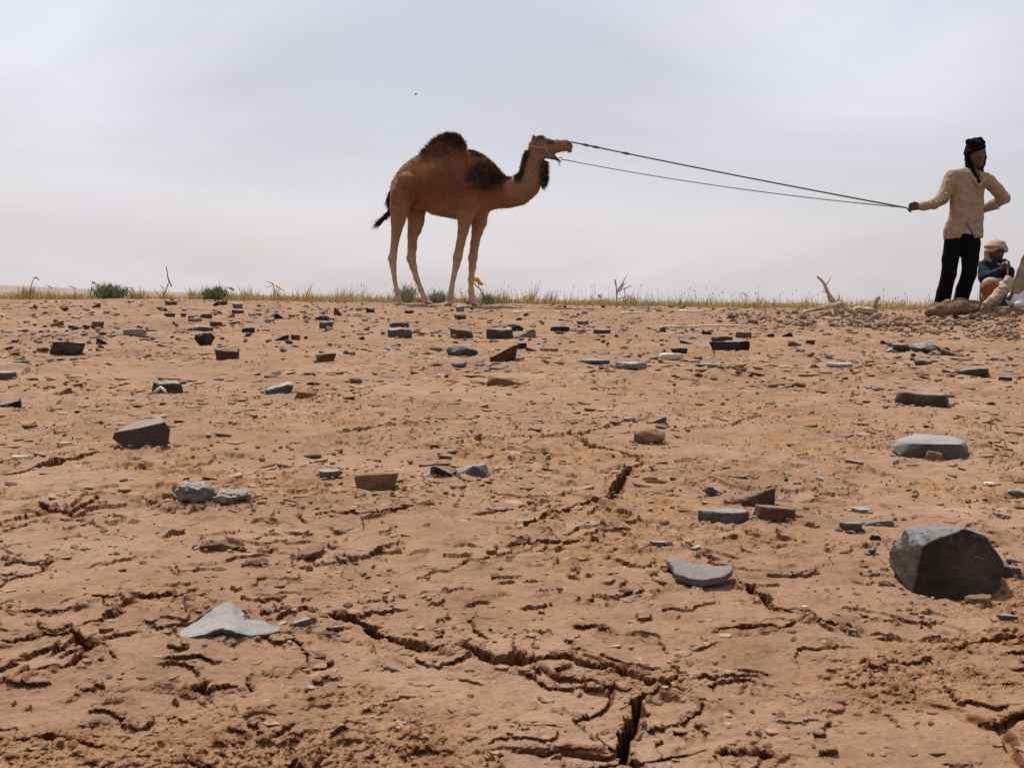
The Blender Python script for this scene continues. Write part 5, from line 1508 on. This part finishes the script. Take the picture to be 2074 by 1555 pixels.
# creases: thin ridges that follow the cloth
def front(px, py):
    cx_ = np.interp(py, [372, 410, 440, 470, 500], [1962, 1958, 1957, 1951, 1950]); rr_ = np.interp(py, [372, 410, 440, 470, 500], [32, 32.5, 33.5, 38, 40])
    return -.58 * s * math.sqrt(max(rr_ ** 2 - (px - cx_) ** 2, 4.0))
for x0_, y0_, x1_, y1_ in [(1932,378,1952,392),(1930,392,1950,410),(1932,408,1950,424),(1928,440,1948,430),(1926,456,1946,446),(1992,384,1972,396),(1988,400,1968,416),
                           (1986,420,1966,430),(1988,446,1964,440),(1984,462,1962,456),(1934,424,1930,450),(1938,462,1934,482),(1926,466,1922,482),(1972,466,1976,484),(1980,436,1984,462),(1945,372,1940,396)]:
    xm, ym = (x0_ + x1_) / 2, (y0_ + y1_) / 2 + 2
    B.chain([(*hw(x0_, y0_, D, front(x0_, y0_) + .002), 1.2 * s), (*hw(xm, ym, D, front(xm, ym) - .003), 2.6 * s), (*hw(x1_, y1_, D, front(x1_, y1_) + .002), 1.2 * s)], .012)
for (ax_, ay_, bx_, by_, dd) in [(1915,398,1902,392,-.10),(1918,404,1900,400,-.11),(1910,412,1897,402,-.115),(1900,416,1890,406,-.125),(1890,419,1882,408,-.135),(1878,421,1872,412,-.15),(1926,378,1914,372,-.065),(1922,388,1910,382,-.075)]:
    B.chain([(*hw(ax_, ay_, D, dd), 1.8 * s), (*hw((ax_ + bx_) / 2, (ay_ + by_) / 2, D, dd - .012), 2.4 * s), (*hw(bx_, by_, D, dd + .012), 1.6 * s)], .010)
for (ax_, ay_, bx_, by_) in [(2010,384,2024,378),(2018,394,2032,388),(2028,404,2042,396),(2024,412,2038,408),(2012,416,2020,424)]:
    B.chain([(*hw(ax_, ay_, D, -.045), 1.8 * s), (*hw((ax_ + bx_) / 2, (ay_ + by_) / 2, D, -.052), 2.4 * s), (*hw(bx_, by_, D, -.03), 1.6 * s)], .010)
# hem and the open front below the last button
sl = (slice(0, B.n[0]), slice(0, B.n[1]), slice(0, B.n[2])); Xc, Yc, Zc = B.coords(sl)
hx = np.array([hw(c, 0, D)[0] for c in (1905, 1925, 1940, 1952, 1965, 1982, 1995)]); hzv = np.array([hw(1950, c, D)[2] for c in (480, 484, 486, 484, 484, 487, 482)])
hemz = np.interp(B.ax[0], hx, hzv)[:, None, None]
B.F = np.maximum(B.F, (hemz - Zc).astype(np.float32))
apex = hw(1950, 453, D); half = np.clip((apex[2] - Zc) * .5, 0, None)
vnot = np.maximum(np.abs(Xc - apex[0] - (apex[2] - Zc) * .12) - half, Yc - (D - .06)); vnot = np.where(Zc < apex[2], vnot, 1.0)
B.F = np.maximum(B.F, (-vnot).astype(np.float32))
# neck opening
B.chain_cut = None
nc0 = hw(1973, 352, D, -.09); B.ellip(nc0, np.array([7, 14, 15]) * s, .01, True)
V, Q = finish(B, .006, 19, 7, 1, (1, 1, .4))
SH = obj('shirt', V, Q, MT['shirt'], MAN)
for i, (bx, by) in enumerate([(1966,377),(1961,396),(1958,410),(1957,426),(1952,446)]):
    V_, F_ = ball(hw(bx, by, D, -.58 * 33.5 * s - .010), np.array([1.1, 1.2, 1.1]) * s, 1); obj('button', V_, F_, MT['button'], SH)
# dark mark on the breast
V_, F_ = tube([hw(1971.5, 391, D, -.094), hw(1970, 397, D, -.096)], [.006, .004], 6); obj('pen', V_, F_, MT['button'], SH)
# undershirt
lo, hi = box(1905, 440, 1990, 486, D, -.2, .1)
B = Body(lo, hi, .01)
B.chain(pc_([(1953,448,28),(1951,468,29)], D), .02, .62)
V, Q = finish(B); obj('undershirt', V, Q, MT['under'], MAN)
# turban with scarf ends round cheeks and neck
lo, hi = box(1935, 270, 2010, 378, D, -.2, .2)
B = Body(lo, hi, .006)
B.ellip(hw(1974, 303, D, .005), np.array([18, 21.5, 20]) * s, .01)
for i, (yy, rx, tl) in enumerate([(294, 13, -.9), (304, 16, .7)]):
    a = np.linspace(0, 2 * math.pi, 25)
    B.chain([(*(hw(1974, yy, D) + np.array([math.cos(t) * rx * s, math.sin(t) * rx * 1.12 * s, math.cos(t) * tl * 9 * s])), 4.2 * s) for t in a], .006)
B.chain(pc_([(1972,285,6),(1984,283,4.5,-.02),(1988,290,4,-.05)], D), .008)
B.chain(pc_([(1961,306,7),(1960,322,6,-.01),(1962,338,7,-.01),(1967,350,8,-.02)], D), .012, 1.3)
B.chain(pc_([(1989,306,6.5),(1991,320,5.5,-.01),(1989,332,5.5,-.01),(1983,345,7,-.0)], D), .012, 1.3)
B.chain(pc_([(1962,346,9,.02),(1974,350,10,.03),(1986,347,8,.02)], D), .012)
B.chain(pc_([(1964,350,7,-.05),(1968,362,5.5,-.09),(1972,372,4,-.12)], D), .01)
B.ellip(hw(1978.5, 322, D, -.125), np.array([11, 17, 14]) * s, .01, True)
V, Q = finish(B, .004, 22, 9, 1); obj('turban', V, Q, MT['blackcloth'], MAN)

# ---- seated person behind
D = 12.2; s = D / FPX
gy_ = float(base(hw(2015, 600, D)[0], D))
SIT = thing('person', (hw(2015, 600, D)[0], D, gy_), 'seated person in tan turban and dark blue jacket behind the standing man', 'person')
lo, hi = np.array([hw(1955, 0, D)[0], D - .5, gy_ - .02]), np.array([hw(2065, 0, D)[0], D + .3, hw(2015, 472, D)[2]])
B = Body(lo, hi, .009)
B.chain(pc_([(2016,606,24,.05),(2017,570,22,.03),(2017,545,22)], D), .04, .75)
B.chain(pc_([(1996,537,8),(2018,534,12),(2040,537,8)], D), .03)
B.chain(pc_([(2017,532,9),(2017,522,9,-.02)], D), .02)
B.ellip(hw(2016, 511, D, -.02), np.array([14.5, 17, 18.5]) * s, .02)
B.chain(pc_([(2016,511,2.5,-.11),(2016,519,3.2,-.125)], D), .008)
B.chain(pc_([(2011,524,1.8,-.105),(2021,524,1.8,-.105)], D), .006)
for sx, pts in ((-1, [(1994,539,9),(1988,562,8,-.10),(2002,556,6.5,-.20),(2012,545,5,-.22)]), (1, [(2042,539,9),(2044,560,8,-.10),(2032,552,6.5,-.19),(2024,541,5,-.21)])):
    B.chain(pc_(pts, D), .02); a = pts[-1]
    B.chain(pc_([a, (a[0] + sx * -2, a[1] - 7, 5.5, a[3] - .01)], D), .01, .8)
    for i in range(4):
        B.chain([(*hw(a[0] - sx * 2, a[1] - 10 + i * 3, D, a[3] - .02), 1.7 * s), (*hw(a[0] - sx * 6, a[1] - 10 + i * 3, D, a[3] - .035), 1.6 * s), (*hw(a[0] - sx * 5, a[1] - 8 + i * 3, D, a[3] - .055), 1.5 * s)], .004)
for kx in (1980, 2044):
    B.chain(pc_([(2016 + (kx - 2016) * .4, 604, 14, 0), (kx, 584, 10, -.28), (kx + 4, 618, 7, -.34)], D), .03)
    B.chain(pc_([(kx + 4, 618, 6, -.34), (kx + 2, 621, 5, -.42)], D), .015)
V, Q = finish(B); obj('body', V, Q, MT['skin'], SIT)
for ex in (2011, 2021):
    V_, F_ = ball(hw(ex, 510, D, -.107), np.array([1.9, 1.5, 1.2]) * s); obj('eye', V_, F_, MT['eye'], SIT)
B = Body(lo, hi, .01)
B.chain(pc_([(2016,600,28,.04),(2017,570,27,.02),(2017,548,25)], D), .04, .8)
B.chain(pc_([(1995,537,11),(2018,536,13),(2041,537,11)], D), .03)
B.chain(pc_([(1994,540,12.5),(1987,563,12,-.10),(1999,557,9.5,-.185),(2006,551,8.5,-.205)], D), .02)
B.chain(pc_([(2042,540,12.5),(2045,561,12,-.10),(2035,555,9.5,-.175),(2030,549,8.5,-.195)], D), .02)
V, Q = finish(B, .013, 16, 15, 2, (1, 1, .6)); obj('jacket', V, Q, MT['jacket'], SIT)
B = Body(lo, hi, .01)
for kx in (1980, 2044):
    B.chain(pc_([(2016 + (kx - 2016) * .4, 602, 17, 0), (kx, 583, 14, -.28), (kx + 3, 610, 12, -.33)], D), .04)
V, Q = finish(B, .014, 15, 17, 2, (1, 1, .5)); obj('robe', V, Q, MT['rust'], SIT)
B = Body(lo, hi, .008)
B.ellip(hw(2017, 502, D, .0), np.array([20, 22, 17]) * s, .01)
for i, (yy, rx, tl) in enumerate([(494, 13, .22), (501, 17.5, -.2), (508, 18.5, .12)]):
    a = np.linspace(0, 2 * math.pi, 25)
    B.chain([(*(hw(2017, yy, D) + np.array([math.cos(t) * rx * s, math.sin(t) * rx * 1.1 * s, math.cos(t) * tl * 8 * s])), 4.0 * s) for t in a], .008)
B.chain(pc_([(1999,510,6),(1999,524,6),(2005,533,6,-.03),(2016,537,6,-.07)], D), .01)
B.chain(pc_([(2036,500,4),(2042,504,2.2)], D), .006)
B.ellip(hw(2016, 517, D, -.14), np.array([12, 20, 12]) * s, .01, True)
V, Q = finish(B, .004, 22, 19, 1); obj('turban', V, Q, MT['turban_tan'], SIT)
V_, F_ = tube([hw(2018, 532, D, -.265), hw(2018.5, 548, D, -.27), hw(2019, 566, D, -.26)], [.009, .010, .011], 8, .05)
o = obj('short_stick', V_ - hw(2018, 548, D, -.27), F_, MT['wood']); o.location = hw(2018, 548, D, -.27)
tag(o, 'short reddish stick held upright by the seated person', 'stick')

# ---- third person, mostly beyond the right edge, knee drawn up
D = 11.5; s = D / FPX
gy_ = float(base(hw(2100, 600, D)[0], D))
TH = thing('person', (hw(2105, 600, D)[0], D, gy_), 'person in beige trousers at the right edge with drawn-up knee', 'person')
lo, hi = np.array([hw(2015, 0, D)[0], D - .5, gy_ - .02]), np.array([hw(2190, 0, D)[0], D + .35, hw(2110, 405, D)[2]])
B = Body(lo, hi, .011)
B.chain(pc_([(2140,600,26,.05),(2145,555,24,.05),(2146,505,25,.05)], D), .04, .8)
B.chain(pc_([(2122,492,9,.05),(2146,488,12,.05),(2168,492,9,.05)], D), .03)
B.chain(pc_([(2144,486,9,.05),(2141,470,9,.04)], D), .02)
B.ellip(hw(2139, 450, D, .03), np.array([17, 15, 21]) * s, .02)
B.chain(pc_([(2120,452,3,.03),(2119,457,3,.03)], D), .01)
B.chain(pc_([(2122,496,9,.0),(2112,530,8,-.12),(2088,522,6,-.2),(2080,524,6,-.2)], D), .02)
B.chain(pc_([(2168,496,9,.1),(2172,535,8,.1),(2160,570,6,.0),(2156,578,6,-.02)], D), .02)
B.chain(pc_([(2130,598,16,-.02),(2077,530,13,-.14),(2047,588,7.5,-.16),(2038,597,7,-.17)], D), .03)
B.chain(pc_([(2038,598,6.5,-.17),(2026,604,5,-.18)], D), .015)
B.chain(pc_([(2130,604,16,.10),(2080,596,12,.10),(2070,612,8,.0)], D), .03)
V, Q = finish(B); obj('body', V, Q, MT['skin'], TH)
B = Body(lo, hi, .011)
B.chain(pc_([(2140,596,29,.05),(2128,598,24,-.0)], D), .04)
B.chain(pc_([(2128,596,20,-.02),(2095,548,19,-.10),(2077,530,18,-.14),(2064,555,16.5,-.15),(2044,592,12.5,-.16)], D), .03)
B.chain(pc_([(2130,602,20,.10),(2080,596,16,.10)], D), .03)
V, Q = finish(B, .013, 14, 23, 2, (1, 1, .7)); obj('trousers', V, Q, MT['beige'], TH)
B = Body(lo, hi, .012)
B.chain(pc_([(2141,588,31,.05),(2145,550,29,.05),(2146,508,30,.05)], D), .04, .85)
B.chain(pc_([(2120,495,13,.04),(2146,492,14,.05),(2170,495,13,.06)], D), .03)
B.chain(pc_([(2121,498,13,.0),(2111,530,12,-.12),(2094,524,9,-.19)], D), .02)
B.chain(pc_([(2169,498,13,.1),(2173,535,12,.1),(2163,565,9,.02)], D), .02)
V, Q = finish(B, .010, 9, 27); obj('shirt', V, Q, MT['under'], TH)
B = Body(lo, hi, .011)
B.ellip(hw(2141, 440, D, .03), np.array([20, 22, 18]) * s, .01)
for yy, rx in ((434, 18), (441, 20)):
    a = np.linspace(0, 2 * math.pi, 21)
    B.chain([(*(hw(2141, yy, D, .03) + np.array([math.cos(t) * rx * s, math.sin(t) * rx * s, math.cos(t) * 2 * s])), 4.5 * s) for t in a], .006)
V, Q = finish(B, .004, 20, 29, 1); obj('turban', V, Q, MT['under'], TH)

# ---- baggage on the mound
def bag(name, chains, D, h, mat, label, cat, amp=.012, freq=8, seed=0, lo=None, hi=None, k=.04):
    P = np.concatenate([np.array(pc_(c, D)) for c in chains]); m_ = P[:, 3].max() * 1.5 + .03
    B = Body(P[:, :3].min(0) - m_, P[:, :3].max(0) + m_, h)
    for c in chains: B.chain(pc_(c, D), k)
    V, Q = finish(B, amp, freq, seed, 1)
    b = np.array([V[:, 0].mean(), V[:, 1].mean(), V[:, 2].min()])
    o = obj(name, V - b, Q, MT[mat]); o.location = b
    return tag(o, label, cat)
bag('sack', [[(1880,631,6,.0),(1900,625,9,.03),(1925,620,11,.05),(1955,617,12,.08),(1985,618,10,.1)],[(1878,634,5,-.04),(1905,629,9,-.05),(1945,624,10,-.03),(1975,624,9,0)],[(1890,630,7,.1),(1950,620,9,.2)]], 10.9, .011, 'sacktan', 'crumpled tan sack lying at the feet of the standing man', 'sack', .030, 15, 31, k=.06)
bag('blanket', [[(1986,617,5,-.12),(2005,604,6,-.12),(2022,587,6,-.10),(2036,566,5,-.06)],[(1994,620,8,-.08),(2012,606,9,-.07),(2030,588,10,-.05),(2042,570,9,-.02)],[(1996,622,8,-.02),(2020,616,12,-.02),(2045,605,13,.0),(2052,585,11,.02)]], 11.6, .009, 'peach', 'peach coloured blanket heaped in front of the seated person', 'blanket', .026, 17, 33, k=.06)
bag('sack', [[(2004,600,12,.05),(2008,575,12,.05),(2030,572,10,.06)],[(2006,590,12,.05),(2032,600,14,.06)]], 11.9, .011, 'under', 'pale grey bundle between seated person and peach blanket', 'bundle', .014, 8, 35)
bag('sack', [[(2058,604,18,.0),(2085,600,22,.05),(2110,604,20,.05)],[(2070,585,12,.05),(2100,580,14,.05)],[(2052,616,9,-.12),(2085,618,10,-.15)]], 11.35, .012, 'sackwhite', 'white plastic sack under the drawn-up knee', 'sack', .016, 7, 37)
S('scrap_paper', 2030, 634, 15, 6, 'slab', 'cream', 'small white scrap lying on the dirt mound', 'scrap')

# ---- fly in the air
fc = at(842, 191, 2.0)
FLY = thing('fly', fc, 'tiny dark fly in the air above the camel hump', 'fly')
V_, F_ = ball(fc, np.array([.0024, .0016, .0013]), 2); obj('body', V_, F_, MT['eye'], FLY)
for sgn in (-1, 1):
    V_, F_ = ball(fc + [.0012, sgn * .0022, .0008], np.array([.0020, .0012, .0002]), 1); obj('wing', V_, F_, MT['greyscrap'], FLY)
